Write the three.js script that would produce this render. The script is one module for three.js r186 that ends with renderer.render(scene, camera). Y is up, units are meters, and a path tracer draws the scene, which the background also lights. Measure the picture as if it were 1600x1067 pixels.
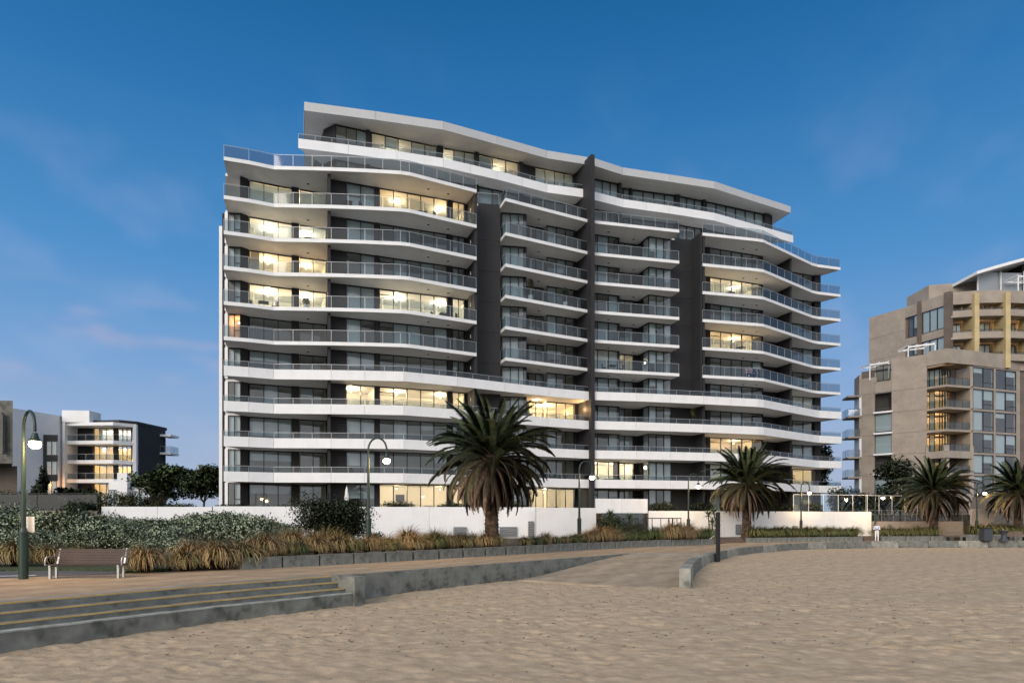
import * as THREE from 'three';
import { mergeGeometries } from 'three/addons/utils/BufferGeometryUtils.js';
import { MarchingCubes } from 'three/addons/objects/MarchingCubes.js';
import { createNoise2D, createNoise3D } from 'simplex-noise';

// ------------------------------------------------------------------ camera, sky, light
const W = 1600, H = 1067, FOCAL = 1067, HORIZON = 813, EYE = 1.85;
const scene = new THREE.Scene();
const camera = new THREE.PerspectiveCamera(2 * Math.atan(H / 2 / FOCAL) * 180 / Math.PI, W / H, 0.1, 3000);
camera.position.set(0, EYE, 0);
camera.lookAt(0, EYE, -10);
camera.setViewOffset(W, H, 0, -(HORIZON - H / 2), W, H);      // vertical shift: uprights stay upright
const renderer = new THREE.WebGLRenderer({ antialias: true });
renderer.toneMapping = THREE.LinearToneMapping;
renderer.toneMappingExposure = 1.22;
renderer.shadowMap.enabled = true;
renderer.shadowMap.type = THREE.PCFSoftShadowMap;

function mulberry(a) { return () => { a = (a + 0x6d2b79f5) | 0; let t = Math.imul(a ^ (a >>> 15), 1 | a); t = (t + Math.imul(t ^ (t >>> 7), 61 | t)) ^ t; return ((t ^ (t >>> 14)) >>> 0) / 4294967296; }; }
const R0 = mulberry(7);
const rnd = (a, b, r = R0) => a + (b - a) * r();
const n2 = createNoise2D(mulberry(11)), n3 = createNoise3D(mulberry(12));
const lerp = (a, b, t) => a + (b - a) * t, clamp = (v, a, b) => Math.min(b, Math.max(a, v)), smooth = (a, b, x) => { const t = clamp((x - a) / (b - a), 0, 1); return t * t * (3 - 2 * t); };
const fbm = (x, y, o = 4) => { let s = 0, a = 0.5; for (let i = 0; i < o; i++) { s += a * n2(x, y); x *= 2.03; y *= 2.03; a *= 0.5; } return s; };
const lin = (r, g, b) => new THREE.Color().setRGB(r / 255, g / 255, b / 255, THREE.SRGBColorSpace);

// dusk sky: deep blue overhead, paler towards the horizon, the after-glow of the sun low behind the camera
const SUN = new THREE.Vector3(-0.46, 0.36, 0.81).normalize();
{
  const w = 1024, h = 512, d = new Float32Array(w * h * 4), dir = new THREE.Vector3(), c = new THREE.Color(), g = new THREE.Color();
  const stops = [[-0.3, [0.30, 0.36, 0.45]], [0, [0.36, 0.405, 0.50]], [0.10, [0.275, 0.37, 0.535]], [0.2, [0.165, 0.31, 0.545]], [0.33, [0.068, 0.23, 0.485]], [0.5, [0.024, 0.147, 0.365]], [0.62, [0.010, 0.099, 0.27]], [1, [0.01, 0.09, 0.27]]];
  const glowAt = new THREE.Vector3(SUN.x, 0.12, SUN.z).normalize();
  for (let j = 0; j < h; j++) for (let i = 0; i < w; i++) {
    const el = ((j + 0.5) / h - 0.5) * Math.PI, az = ((i + 0.5) / w - 0.5) * 2 * Math.PI;
    dir.set(Math.cos(el) * Math.cos(az), Math.sin(el), Math.cos(el) * Math.sin(az));
    let k = 0; while (k < stops.length - 2 && dir.y > stops[k + 1][0]) k++;
    const t = clamp((dir.y - stops[k][0]) / (stops[k + 1][0] - stops[k][0]), 0, 1);
    c.setRGB(...stops[k][1].map((v, n) => lerp(v, stops[k + 1][1][n], t)));
    // broad after-glow round the place where the sun has gone down
    const veil = smooth(-0.40, 0.42, dir.z) * (0.86 + 0.28 * fbm(dir.x * 2.2 / (Math.abs(dir.y) + 0.35), dir.z * 2.2 / (Math.abs(dir.y) + 0.35), 4));   // pale cloud over the sea, as the windows mirror it
    g.setRGB(0.735, 0.79, 0.87); c.lerp(g, clamp(veil, 0, 1));
    const a = Math.max(0, dir.dot(glowAt)), glow = 0.22 * a * a + 0.55 * a ** 5;
    c.r += 1.0 * glow; c.g += 0.84 * glow; c.b += 0.64 * glow;
    // thin high cloud, a little pink
    const low = smooth(0.02, 0.14, dir.y) * (1 - smooth(0.3, 0.6, dir.y));
    const cl = smooth(0.12, 0.75, fbm(dir.x * 3.1 / (dir.y + 0.28), dir.z * 2.2 / (dir.y + 0.28) + 5, 5) + 0.16) * low * 0.13;
    g.setRGB(0.42, 0.45, 0.62);
    c.lerp(g, cl);
    const pf = smooth(0.35, 0.8, fbm(dir.x * 5 + 9, dir.y * 26 + 3, 4) + 0.25) * smooth(0.14, 0.19, dir.y) * (1 - smooth(0.23, 0.30, dir.y)) * 0.5;
    g.setRGB(0.34, 0.35, 0.50);
    c.lerp(g, pf * smooth(0.0, 0.5, -dir.x));
    const o = (j * w + i) * 4;
    d[o] = c.r; d[o + 1] = c.g; d[o + 2] = c.b; d[o + 3] = 1;
  }
  const sky = new THREE.DataTexture(d, w, h, THREE.RGBAFormat, THREE.FloatType);
  sky.mapping = THREE.EquirectangularReflectionMapping; sky.magFilter = THREE.LinearFilter; sky.minFilter = THREE.LinearFilter; sky.needsUpdate = true;
  scene.background = sky; scene.environment = sky;
}
const sun = new THREE.DirectionalLight(lin(255, 243, 231), 1.8);
sun.position.copy(SUN).multiplyScalar(200); sun.target.position.set(8, 5, -60);
sun.position.add(sun.target.position);
sun.castShadow = true; sun.shadow.radius = 60; sun.shadow.mapSize.set(2048, 2048);
Object.assign(sun.shadow.camera, { left: -90, right: 90, top: 70, bottom: -70, near: 1, far: 500 });
scene.add(sun, sun.target);

// ------------------------------------------------------------------ textures and materials
function tex(size, fn, srgb = true, metres = 1) {               // fn(u, v) in 0..1 -> [r, g, b] 0..1
  const d = new Uint8Array(size * size * 4);
  for (let j = 0; j < size; j++) for (let i = 0; i < size; i++) {
    const c = fn(i / size, j / size), o = (j * size + i) * 4;
    for (let k = 0; k < 3; k++) d[o + k] = clamp(c[k], 0, 1) * 255;
    d[o + 3] = 255;
  }
  const t = new THREE.DataTexture(d, size, size);
  t.wrapS = t.wrapT = THREE.RepeatWrapping; t.magFilter = THREE.LinearFilter; t.minFilter = THREE.LinearMipmapLinearFilter; t.generateMipmaps = true;
  if (srgb) t.colorSpace = THREE.SRGBColorSpace;
  t.repeat.set(1 / metres, 1 / metres); t.needsUpdate = true;
  return t;
}
// noise that repeats without a seam
const tile = (u, v, f, s = 0) => { const N = (a, b) => n2(a * f * 0.5 + s * 7.3, b * f * 0.5 - s * 3.1), k = (1 - u), l = (1 - v), w = Math.sqrt((u * u + k * k) * (v * v + l * l)); return (N(u, v) * k * l + N(u - 1, v) * u * l + N(u, v - 1) * k * v + N(u - 1, v - 1) * u * v) / w; };
const tfbm = (u, v, f, s = 0) => 0.5 * tile(u, v, f, s) + 0.27 * tile(u, v, f * 2.3, s + 3) + 0.14 * tile(u, v, f * 5, s + 7) + 0.09 * tile(u, v, f * 11, s + 13);
const grey = (v) => [v, v, v];
const hr = mulberry(5), speck = Array.from({ length: 512 * 512 }, () => hr());
const sp = (u, v, k = 512) => speck[(Math.floor(v * k) % 512) * 512 + (Math.floor(u * k) % 512)];
function mat(opts) { const m = new (opts.transmission !== undefined || opts.clearcoat !== undefined ? THREE.MeshPhysicalMaterial : THREE.MeshStandardMaterial)(opts); return m; }
// neutral variation maps; the colour of each material multiplies them
const tPaint = tex(256, (u, v) => grey(0.955 + 0.022 * tfbm(u, v, 6, 2) - 0.03 * smooth(0.2, 0.8, n2(u * 60, v * 1.3 + 4) * 0.6 + tile(u, v, 8, 3) * 0.5) + 0.012 * (sp(u, v, 256) - 0.5)), true, 6);
const tConc = tex(512, (u, v) => {
  const n = tfbm(u, v, 7, 1), st = smooth(0.1, 0.75, tile(u, v, 22, 4) * 0.3 + tile(u, v, 6, 8) * 0.7), pit = sp(u, v) > 0.985 ? 0.12 : 0;
  return [0.88 + 0.17 * n - 0.2 * st - pit, 0.88 + 0.17 * n - 0.19 * st - pit, 0.865 + 0.16 * n - 0.2 * st - pit];
}, true, 3.1);
const tAgg = tex(512, (u, v) => { const n = tfbm(u, v, 5, 9), s = sp(u, v) - 0.5; return [0.87 + 0.14 * n + 0.16 * s, 0.86 + 0.15 * n + 0.16 * s, 0.84 + 0.16 * n + 0.17 * s]; }, true, 3.7);
const tSand = tex(512, (u, v) => { const n = tfbm(u, v, 6, 21), s = sp(u, v) - 0.5; return [0.88 + 0.1 * n + 0.14 * s, 0.87 + 0.11 * n + 0.14 * s, 0.86 + 0.12 * n + 0.14 * s]; }, true, 2.3);
const tSandB = tex(512, (u, v) => grey(0.5 + 0.35 * tfbm(u, v, 14, 31) + 0.12 * (sp(u, v) - 0.5)), false, 1.7);
const tSoil = tex(256, (u, v) => { const n = tfbm(u, v, 9, 41), s = sp(u, v, 256) - 0.5; return [0.7 + 0.4 * n + 0.4 * s, 0.68 + 0.4 * n + 0.4 * s, 0.64 + 0.4 * n + 0.4 * s]; }, true, 2);
const tWood = tex(256, (u, v) => { const n = tile(u, v, 40, 51) * 0.16 + tfbm(u, v, 5, 5) * 0.12; return [0.86 + n, 0.84 + n, 0.83 + n]; }, true, 0.8);
const tRender = tex(256, (u, v) => { const n = tfbm(u, v, 4, 61), st = smooth(0.15, 0.6, tile(u, v, 18, 65) * 0.7 + tile(u, v, 5, 66) * 0.3); return grey(0.93 + 0.09 * n * 0.8 - 0.035 * st + 0.02 * (sp(u, v, 256) - 0.5)); }, true, 7);

const M = {
  white: mat({ color: new THREE.Color(0.80, 0.81, 0.82), map: tPaint, roughness: 0.55 }),
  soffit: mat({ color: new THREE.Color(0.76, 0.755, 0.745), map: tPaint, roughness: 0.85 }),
  roofMetal: mat({ color: new THREE.Color(0.50, 0.51, 0.52), map: tPaint, roughness: 0.5, metalness: 0.1 }),
  slab: mat({ color: new THREE.Color(0.42, 0.42, 0.42), roughness: 0.85 }),
  charcoal: mat({ color: new THREE.Color(0.018, 0.018, 0.021), map: tRender, roughness: 0.7 }),
  frame: mat({ color: new THREE.Color(0.014, 0.015, 0.018), roughness: 0.45, metalness: 0.2 }),
  rail: mat({ color: new THREE.Color(0.33, 0.35, 0.365), roughness: 0.45, metalness: 0.6 }),
  glass: mat({ color: new THREE.Color(0.68, 0.75, 0.78), roughness: 0.02, transmission: 1, thickness: 0, ior: 1.9 }),
  balGlass: mat({ color: new THREE.Color(0.43, 0.51, 0.55), roughness: 0.03, transmission: 1, thickness: 0, ior: 1.55 }),
  clear: mat({ color: new THREE.Color(0.72, 0.80, 0.80), roughness: 0.03, transmission: 1, thickness: 0, ior: 1.6 }),
  darkGlass: mat({ color: new THREE.Color(0.22, 0.30, 0.30), roughness: 0.03, transmission: 1, thickness: 0, ior: 1.6 }),
  blind: mat({ color: new THREE.Color(0.80, 0.84, 0.83), roughness: 0.95, transmission: 0.35, thickness: 0 }),
  curtain: mat({ color: new THREE.Color(0.66, 0.64, 0.58), roughness: 0.95, transmission: 0.3, thickness: 0 }),
  room: mat({ color: new THREE.Color(0.70, 0.65, 0.55), roughness: 0.9 }),
  timberFloor: mat({ color: new THREE.Color(0.25, 0.17, 0.11), roughness: 0.6 }),
  glow: mat({ color: new THREE.Color(0.9, 0.85, 0.75), emissive: new THREE.Color(1, 0.78, 0.5), emissiveIntensity: 5, roughness: 0.5 }),
  lampGlow: mat({ color: new THREE.Color(0.9, 0.85, 0.75), emissive: new THREE.Color(1, 0.80, 0.52), emissiveIntensity: 22, roughness: 0.4 }),
  conc: mat({ color: new THREE.Color(0.215, 0.22, 0.205), map: tConc, roughness: 0.9 }),
  concPale: mat({ color: new THREE.Color(0.36, 0.35, 0.32), map: tConc, roughness: 0.9 }),
  stripe: mat({ color: new THREE.Color(0.60, 0.42, 0.17), map: tAgg, roughness: 0.8 }),
  paleStrip: mat({ color: new THREE.Color(0.44, 0.46, 0.43), map: tConc, roughness: 0.85 }),
  agg: mat({ color: new THREE.Color(0.43, 0.32, 0.21), map: tAgg, roughness: 0.92 }),
  cobble: mat({ color: new THREE.Color(0.30, 0.27, 0.235), map: tAgg, roughness: 0.9 }),
  ramp: mat({ color: new THREE.Color(0.40, 0.325, 0.24), map: tAgg, bumpMap: tSandB, bumpScale: 0.01, roughness: 0.92 }),
  asphalt: mat({ color: new THREE.Color(0.10, 0.105, 0.11), map: tAgg, roughness: 0.9 }),
  sand: mat({ color: new THREE.Color(0.545, 0.42, 0.28), map: tSand, bumpMap: tSandB, bumpScale: 0.02, roughness: 0.97 }),
  soil: mat({ color: new THREE.Color(0.11, 0.085, 0.06), map: tSoil, roughness: 1 }),
  lawn: mat({ color: new THREE.Color(0.06, 0.10, 0.03), map: tSoil, roughness: 1 }),
  land: mat({ color: new THREE.Color(0.12, 0.12, 0.09), map: tSoil, roughness: 1 }),
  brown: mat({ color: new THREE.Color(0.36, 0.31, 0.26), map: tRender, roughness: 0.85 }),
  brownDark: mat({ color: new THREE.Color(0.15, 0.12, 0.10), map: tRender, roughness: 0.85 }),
  cream: mat({ color: new THREE.Color(0.55, 0.44, 0.235), map: tRender, roughness: 0.85 }),
  beige: mat({ color: new THREE.Color(0.40, 0.35, 0.27), map: tRender, roughness: 0.85 }),
  greyWall: mat({ color: new THREE.Color(0.17, 0.165, 0.155), map: tConc, roughness: 0.85 }),
  lampGreen: mat({ color: new THREE.Color(0.016, 0.035, 0.026), roughness: 0.4, metalness: 0.1 }),
  black: mat({ color: new THREE.Color(0.012, 0.012, 0.013), roughness: 0.9 }),
  louvre: mat({ color: new THREE.Color(0.22, 0.24, 0.25), roughness: 0.55, metalness: 0.3 }),
  alu: mat({ color: new THREE.Color(0.40, 0.40, 0.39), roughness: 0.45, metalness: 0.8 }),
  slat: mat({ color: new THREE.Color(0.05, 0.026, 0.022), map: tWood, roughness: 0.6 }),
  timber: mat({ color: new THREE.Color(0.20, 0.15, 0.11), map: tWood, roughness: 0.75 }),
  trunk: mat({ color: new THREE.Color(0.12, 0.085, 0.065), map: tSoil, roughness: 1, vertexColors: true }),
  bark: mat({ color: new THREE.Color(0.09, 0.07, 0.055), map: tSoil, roughness: 1 }),
  leaf: mat({ color: new THREE.Color(1, 1, 1), roughness: 0.75, vertexColors: true, side: THREE.DoubleSide }),
  plasticDark: mat({ color: new THREE.Color(0.035, 0.042, 0.055), roughness: 0.6 }),
  pot: mat({ color: new THREE.Color(0.72, 0.71, 0.68), roughness: 0.6 }),
};

// ------------------------------------------------------------------ helpers
const used = new Map();
function numbered(name) { const n = used.get(name) || 0; used.set(name, n + 1); return n ? `${name}_${String(n).padStart(3, '0')}` : name; }
function put(o) { o.castShadow = o.receiveShadow = true; return o; }
function tag(o, label, category, group, kind) { if (label) o.userData.label = label; if (category) o.userData.category = category; if (group) o.userData.group = group; if (kind) o.userData.kind = kind; return o; }
function thing(name, label, category, [x, y, z] = [0, 0, 0], turn = 0, group) {
  const o = new THREE.Group(); o.name = numbered(name); o.position.set(x, y, z); o.rotation.y = turn; scene.add(o);
  return tag(o, label, category, group);
}
function part(name, geo, m, parent) { const o = put(new THREE.Mesh(Array.isArray(geo) ? join(geo) : geo, m)); o.name = name; parent.add(o); return o; }
function solo(name, geo, m, label, category, group) { const o = put(new THREE.Mesh(Array.isArray(geo) ? join(geo) : geo, m)); o.name = numbered(name); scene.add(o); return tag(o, label, category, group); }
function struct(name, geo, m) { const o = put(new THREE.Mesh(Array.isArray(geo) ? join(geo) : geo, m)); o.name = numbered(name); scene.add(o); o.userData.kind = 'structure'; return o; }
function join(list) { const g = list.map((x) => { const y = x.index ? x.toNonIndexed() : x; if (!y.attributes.uv) y.setAttribute('uv', new THREE.BufferAttribute(new Float32Array(y.attributes.position.count * 2), 2)); return y; }); return mergeGeometries(g); }
function rebase(g, [x, y, z]) { g.position.set(x, y, z); for (const c of g.children) c.position.sub(g.position); }
function dup(root, [x, y, z], turn, s = 1, label) { const r = root.clone(); r.name = numbered(root.name.replace(/_\d{3}$/, '')); r.userData = { ...root.userData }; if (label) r.userData.label = label; scene.add(r); r.position.set(x, y, z); r.rotation.y = turn; r.scale.setScalar(s); return r; }
const area2 = (p) => p.reduce((s, a, i) => { const b = p[(i + 1) % p.length]; return s + a[0] * b[1] - b[0] * a[1]; }, 0);
// upright prism over a plan polygon; plan points are [x, distance], distance = -z
function prism(poly, y0, y1) {
  const p = area2(poly) < 0 ? poly.slice().reverse() : poly, pos = [], nor = [], uv = [];
  const v = (x, y, d, nx, ny, nz, a, b) => { pos.push(x, y, -d); nor.push(nx, ny, nz); uv.push(a, b); };
  let run = 0;
  for (let i = 0; i < p.length; i++) {
    const a = p[i], b = p[(i + 1) % p.length], l = Math.hypot(b[0] - a[0], b[1] - a[1]);
    if (l < 1e-6) continue;
    const nx = (b[1] - a[1]) / l, nz = (b[0] - a[0]) / l;
    v(a[0], y0, a[1], nx, 0, nz, run, y0); v(b[0], y0, b[1], nx, 0, nz, run + l, y0); v(b[0], y1, b[1], nx, 0, nz, run + l, y1);
    v(a[0], y0, a[1], nx, 0, nz, run, y0); v(b[0], y1, b[1], nx, 0, nz, run + l, y1); v(a[0], y1, a[1], nx, 0, nz, run, y1);
    run += l;
  }
  for (const f of THREE.ShapeUtils.triangulateShape(p.map((q) => new THREE.Vector2(q[0], q[1])), [])) {
    const t = area2(f.map((i) => p[i])) < 0 ? [f[0], f[2], f[1]] : f;
    for (const i of t) v(p[i][0], y1, p[i][1], 0, 1, 0, p[i][0], p[i][1]);
    for (const i of [t[0], t[2], t[1]]) v(p[i][0], y0, p[i][1], 0, -1, 0, p[i][0], p[i][1]);
  }
  const g = new THREE.BufferGeometry();
  g.setAttribute('position', new THREE.Float32BufferAttribute(pos, 3)); g.setAttribute('normal', new THREE.Float32BufferAttribute(nor, 3)); g.setAttribute('uv', new THREE.Float32BufferAttribute(uv, 2));
  return g;
}
const unit = (a, b) => { const l = Math.hypot(b[0] - a[0], b[1] - a[1]); return [(b[0] - a[0]) / l, (b[1] - a[1]) / l, l]; };
const at = (a, b, t) => [lerp(a[0], b[0], t), lerp(a[1], b[1], t)];
// wall along a..b; t0..t1 = offsets towards the far side (left of a->b is farther away when a is left of b)
function wall(a, b, t0, t1, y0, y1) { const [ux, uy] = unit(a, b), o = (q, t) => [q[0] - uy * t, q[1] + ux * t]; return prism([o(a, t0), o(b, t0), o(b, t1), o(a, t1)], y0, y1); }
// offset polyline with mitred corners
function offset(line, t) {
  return line.map((q, i) => {
    const a = i ? unit(line[i - 1], q) : null, b = i < line.length - 1 ? unit(q, line[i + 1]) : null, u = a || b, w = b || a;
    const n0 = [-u[1], u[0]], n1 = [-w[1], w[0]], k = t / Math.max(0.35, (1 + n0[0] * n1[0] + n0[1] * n1[1]) / 1) ;
    return [q[0] + (n0[0] + n1[0]) * k, q[1] + (n0[1] + n1[1]) * k];
  });
}
const band = (line, t0, t1, y0, y1) => prism([...offset(line, t0), ...offset(line, t1).reverse()], y0, y1);
const box = (w, h, d, x = 0, y = 0, z = 0) => new THREE.BoxGeometry(w, h, d).translate(x, y, z);
const cyl = (r0, r1, h, x = 0, y = 0, z = 0, n = 14) => new THREE.CylinderGeometry(r1, r0, h, n).translate(x, y + h / 2, z);
function tube(pts, r, n = 8, seg = 40) { return new THREE.TubeGeometry(new THREE.CatmullRomCurve3(pts.map((p) => new THREE.Vector3(...p))), seg, r, n); }
function bar(a, b, w, d) { const A = new THREE.Vector3(...a), B = new THREE.Vector3(...b), l = A.distanceTo(B), g = new THREE.BoxGeometry(w, l, d); g.applyQuaternion(new THREE.Quaternion().setFromUnitVectors(new THREE.Vector3(0, 1, 0), B.clone().sub(A).normalize())); return g.translate((A.x + B.x) / 2, (A.y + B.y) / 2, (A.z + B.z) / 2); }
const sheetGeo = new THREE.PlaneGeometry(1, 1);
const thinBox = new THREE.BoxGeometry(1, 1, 1);
function paneAt(name, a, b, y0, y1, off, m, parent, geo = sheetGeo, thick = 1) {
  const [ux, uy, l] = unit(a, b), o = put(new THREE.Mesh(geo, m));
  o.name = name; o.position.set((a[0] + b[0]) / 2 - uy * off, (y0 + y1) / 2, -((a[1] + b[1]) / 2 + ux * off));
  o.rotation.y = Math.atan2(uy, ux); o.scale.set(l, y1 - y0, thick); parent.add(o);
  if (name === 'pane') { o.rotation.y += rnd(-0.012, 0.012); o.rotation.x = rnd(-0.006, 0.006); }   // panes are never quite in one plane
  return o;
}
// a window: dark frame mesh whose children are the panes and what hangs behind them
function addWindow(parent, a, b, y0, y1, n, o = {}) {
  const fr = [], fw = o.fw || 0.07, m = o.frame || M.frame, d0 = -0.05, d1 = 0.07, [, , len] = unit(a, b);
  fr.push(wall(a, b, d0, d1, y0, y0 + 0.07), wall(a, b, d0, d1, y1 - (o.head || 0.1), y1));
  for (let i = 0; i <= n; i++) { const t = i / n, w = fw / len / 2; fr.push(wall(at(a, b, clamp(t - w, 0, 1)), at(a, b, clamp(t + w, 0, 1)), d0 - 0.004, d1 + 0.004, y0 + 0.003, y1 - 0.003)); }
  const tr = o.transom || {};
  for (const k in tr) fr.push(wall(at(a, b, +k / n), at(a, b, (+k + 1) / n), d0 + 0.004, d1 - 0.004, y0 + tr[k] - 0.03, y0 + tr[k] + 0.03));
  const w = part('window', fr, m, parent);
  for (let i = 0; i < n; i++) {
    const p = at(a, b, (i + 0.02) / n), q = at(a, b, (i + 0.98) / n);
    paneAt('pane', p, q, y0 + 0.06, y1 - 0.08, 0.01, o.glass || M.glass, w);
    const bl = o.blinds ? o.blinds[i % o.blinds.length] : 0;
    if (bl > 0) paneAt('blind', p, q, y1 - 0.1 - (y1 - y0 - 0.18) * bl, y1 - 0.1, 0.16, o.blindMat || M.blind, w, thinBox, 0.012);
  }
  return w;
}
// a balustrade along a polyline: rail and posts in one frame, glass panels between
function balustrade(parent, line, y, o = {}) {
  const rail = o.rail ?? 1.1, low = o.low ?? 0.06, step = o.step ?? 1.5, m = o.m || M.rail, fr = [];
  fr.push(band(line, -0.03, 0.03, y + rail - 0.038, y + rail));
  for (let i = 0; i < line.length - 1; i++) {
    const a = line[i], b = line[i + 1], [ux, uy, l] = unit(a, b), n = Math.max(1, Math.round(l / step));
    for (let k = i ? 1 : 0; k <= n; k++) { const c = at(a, b, k / n), e = 0.018; fr.push(prism([[c[0] - ux * e + uy * e, c[1] - uy * e - ux * e], [c[0] + ux * e + uy * e, c[1] + uy * e - ux * e], [c[0] + ux * e - uy * e, c[1] + uy * e + ux * e], [c[0] - ux * e - uy * e, c[1] - uy * e + ux * e]], y + (o.postLow ?? 0.003), y + rail - 0.02)); }
    for (let k = 0; k < n; k++) { const e = 0.045 / l; paneAt('glass_panel', at(a, b, k / n + e), at(a, b, (k + 1) / n - e), y + low, y + rail - 0.1, 0, o.glass || M.balGlass, parent); }
  }
  return part('balustrade_frame', fr, m, parent);
}
function pointLight(x, y, z, power, c = lin(255, 208, 150), r = 4) { const l = new THREE.PointLight(c, power, 0, 2); l.position.set(x, y, z); l.castShadow = true; l.shadow.radius = r; scene.add(l); return l; }

// ------------------------------------------------------------------ the setting: land, beach, promenade
const edge = [[-18.6, 3], [-11.43, 15.24], [-8.94, 19.07], [-6.0, 22.69], [1.5, 31.8], [6.6, 38.0]];   // promenade edge above steps and wall
const kerbLine = [[6.55, 25.8], [7.9, 30.2], [9.2, 33.9], [10.9, 37.6], [13.1, 42.0], [15.6, 45.9], [18.1, 49.3], [20.9, 52.5], [24.5, 55.8], [28.6, 58.5], [32.4, 59.9], [36.5, 60.6], [46.3, 61.6], [58, 62.6], [80, 64.2]];
const inland = [[-13.4, 23.2], [-10.1, 25.5], [-5.6, 30.2], [1.8, 38.9], [5.7, 43.9], [10.2, 48.2], [15.4, 52.0]];
struct('ground', (() => { const g = new THREE.PlaneGeometry(1600, 1600).rotateX(-Math.PI / 2).translate(0, -1.4, -300); const uv = g.attributes.uv; for (let i = 0; i < uv.count; i++) uv.setXY(i, uv.getX(i) * 1600, uv.getY(i) * 1600); return g; })(), M.land);

const SANDPTS = [[-14, 11, -0.95], [-8, 17.9, -0.93], [-5, 21.8, -0.88], [-1, 27, -0.78], [1, 29.5, -0.8], [5, 26.5, -0.76], [7, 25.2, -0.7], [9, 31, -0.55], [12, 37, -0.44], [16, 44.5, -0.43], [22, 52, -0.48], [33, 58, -0.58], [60, 61, -0.6], [2, 10, -0.82], [10, 12, -0.74], [18, 22, -0.68], [30, 38, -0.62], [-6, 6, -0.9]];
const cellR = new Map();
function cell(i, j) { const k = i * 9176 + j; let c = cellR.get(k); if (!c) { const r = mulberry(((i * 73856093) ^ (j * 19349663)) | 0); c = [r(), r(), 0.5 + r() * 0.8, r(), r()]; cellR.set(k, c); } return c; }
function sandHeight(x, d) {
  let s = 0, w = 0;
  for (const [px, pd, h] of SANDPTS) { const q = 1 / ((px - x) ** 2 + (pd - d) ** 2 + 3) ** 1.4; s += q * h; w += q; }
  let y = s / w + 0.045 * fbm(x * 0.16, d * 0.22, 3) + 0.03 * fbm(x * 0.8 + 3, d * 1.1, 3);
  // trodden hollows with soft rims
  for (const [sc, dep] of [[0.5, 0.020], [0.31, 0.0155]]) {
    const u = x / sc, v = d / (sc * 0.85), i0 = Math.floor(u), j0 = Math.floor(v); let hol = 0;
    for (let i = i0 - 1; i <= i0 + 1; i++) for (let j = j0 - 1; j <= j0 + 1; j++) {
      const c = cell(i + (sc < 0.4 ? 5000 : 0), j); if (c[4] < 0.12) continue;
      const ang = c[3] * 3.14, dx = u - i - c[0], dy = v - j - c[1], a = dx * Math.cos(ang) + dy * Math.sin(ang), b = -dx * Math.sin(ang) + dy * Math.cos(ang), r = Math.hypot(a / 0.55, b / 0.34);
      hol += c[2] * (Math.exp(-r * r) - 0.45 * Math.exp(-((r - 1.35) ** 2) * 5));
    }
    y -= dep * hol * (0.45 + 0.9 * smooth(-0.35, 0.45, fbm(x * 0.13 + 7, d * 0.17, 3)));
  }
  y += 0.010 * smooth(4, 16, x) * Math.sin(d * 9 + 2.2 * n2(x * 0.35, d * 0.5) + 1.5 * n2(x * 1.1, d)) * (0.5 + 0.5 * n2(x * 0.2, d * 0.25));
  return y;
}
{
  const rows = [], cols = [];
  for (let d = 2.5; d < 72; d += d < 9 ? 0.14 : d < 21 ? 0.072 : d < 36 ? 0.15 : 0.3) rows.push(d);
  for (let x = -30; x < 96; x += x < -17 ? 1.5 : x < 17 ? 0.085 : x < 34 ? 0.2 : 0.7) cols.push(x);
  const pos = new Float32Array(rows.length * cols.length * 3), uv = new Float32Array(rows.length * cols.length * 2), idx = [];
  let o = 0, q = 0;
  for (const d of rows) for (const x of cols) { pos[o++] = x; pos[o++] = sandHeight(x, d); pos[o++] = -d; uv[q++] = x; uv[q++] = d; }
  const inEdge = (x, d) => { for (let k = 0; k < edge.length - 1; k++) if (d >= edge[k][1] && d < edge[k + 1][1]) return x > lerp(edge[k][0], edge[k + 1][0], (d - edge[k][1]) / (edge[k + 1][1] - edge[k][1])) - 0.6; return true; };
  for (let j = 0; j < rows.length - 1; j++) for (let i = 0; i < cols.length - 1; i++) {
    if (!inEdge(cols[i + 1], rows[j])) continue;
    if (rows[j] > 64.8 || (rows[j] > 40 && cols[i + 1] < 8 )) continue;
    const a = j * cols.length + i; idx.push(a, a + 1, a + cols.length, a + 1, a + cols.length + 1, a + cols.length);
  }
  const g = new THREE.BufferGeometry(); g.setAttribute('position', new THREE.BufferAttribute(pos, 3)); g.setAttribute('uv', new THREE.BufferAttribute(uv, 2)); g.setIndex(idx); g.computeVertexNormals();
  struct('beach', g, M.sand);
}
// promenade deck (solid down to the sand), with its grey edging band
const promenade = struct('promenade', prism([...edge, [10.9, 37.6], ...kerbLine.slice(4).map(([x, d]) => [x, d]), [80, 80], [30, 72], [15.5, 60], ...inland.slice().reverse().map(([x, d]) => [x - 0.1, d + 0.6]), [-16.5, 21.8], [-24, 18.5], [-34, 15], [-34, 3]], -1.3, 0), M.agg);
{
  const e = offset(edge.slice(0, 4), 0.03), parts = [];
  parts.push(prism([...offset(edge.slice(0, 4), 0.16), ...offset(edge.slice(0, 4), 0.62).reverse()], 0, 0.004));
  const s = struct('edging_band', parts, M.cobble); s.userData.kind = 'structure';
}
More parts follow.
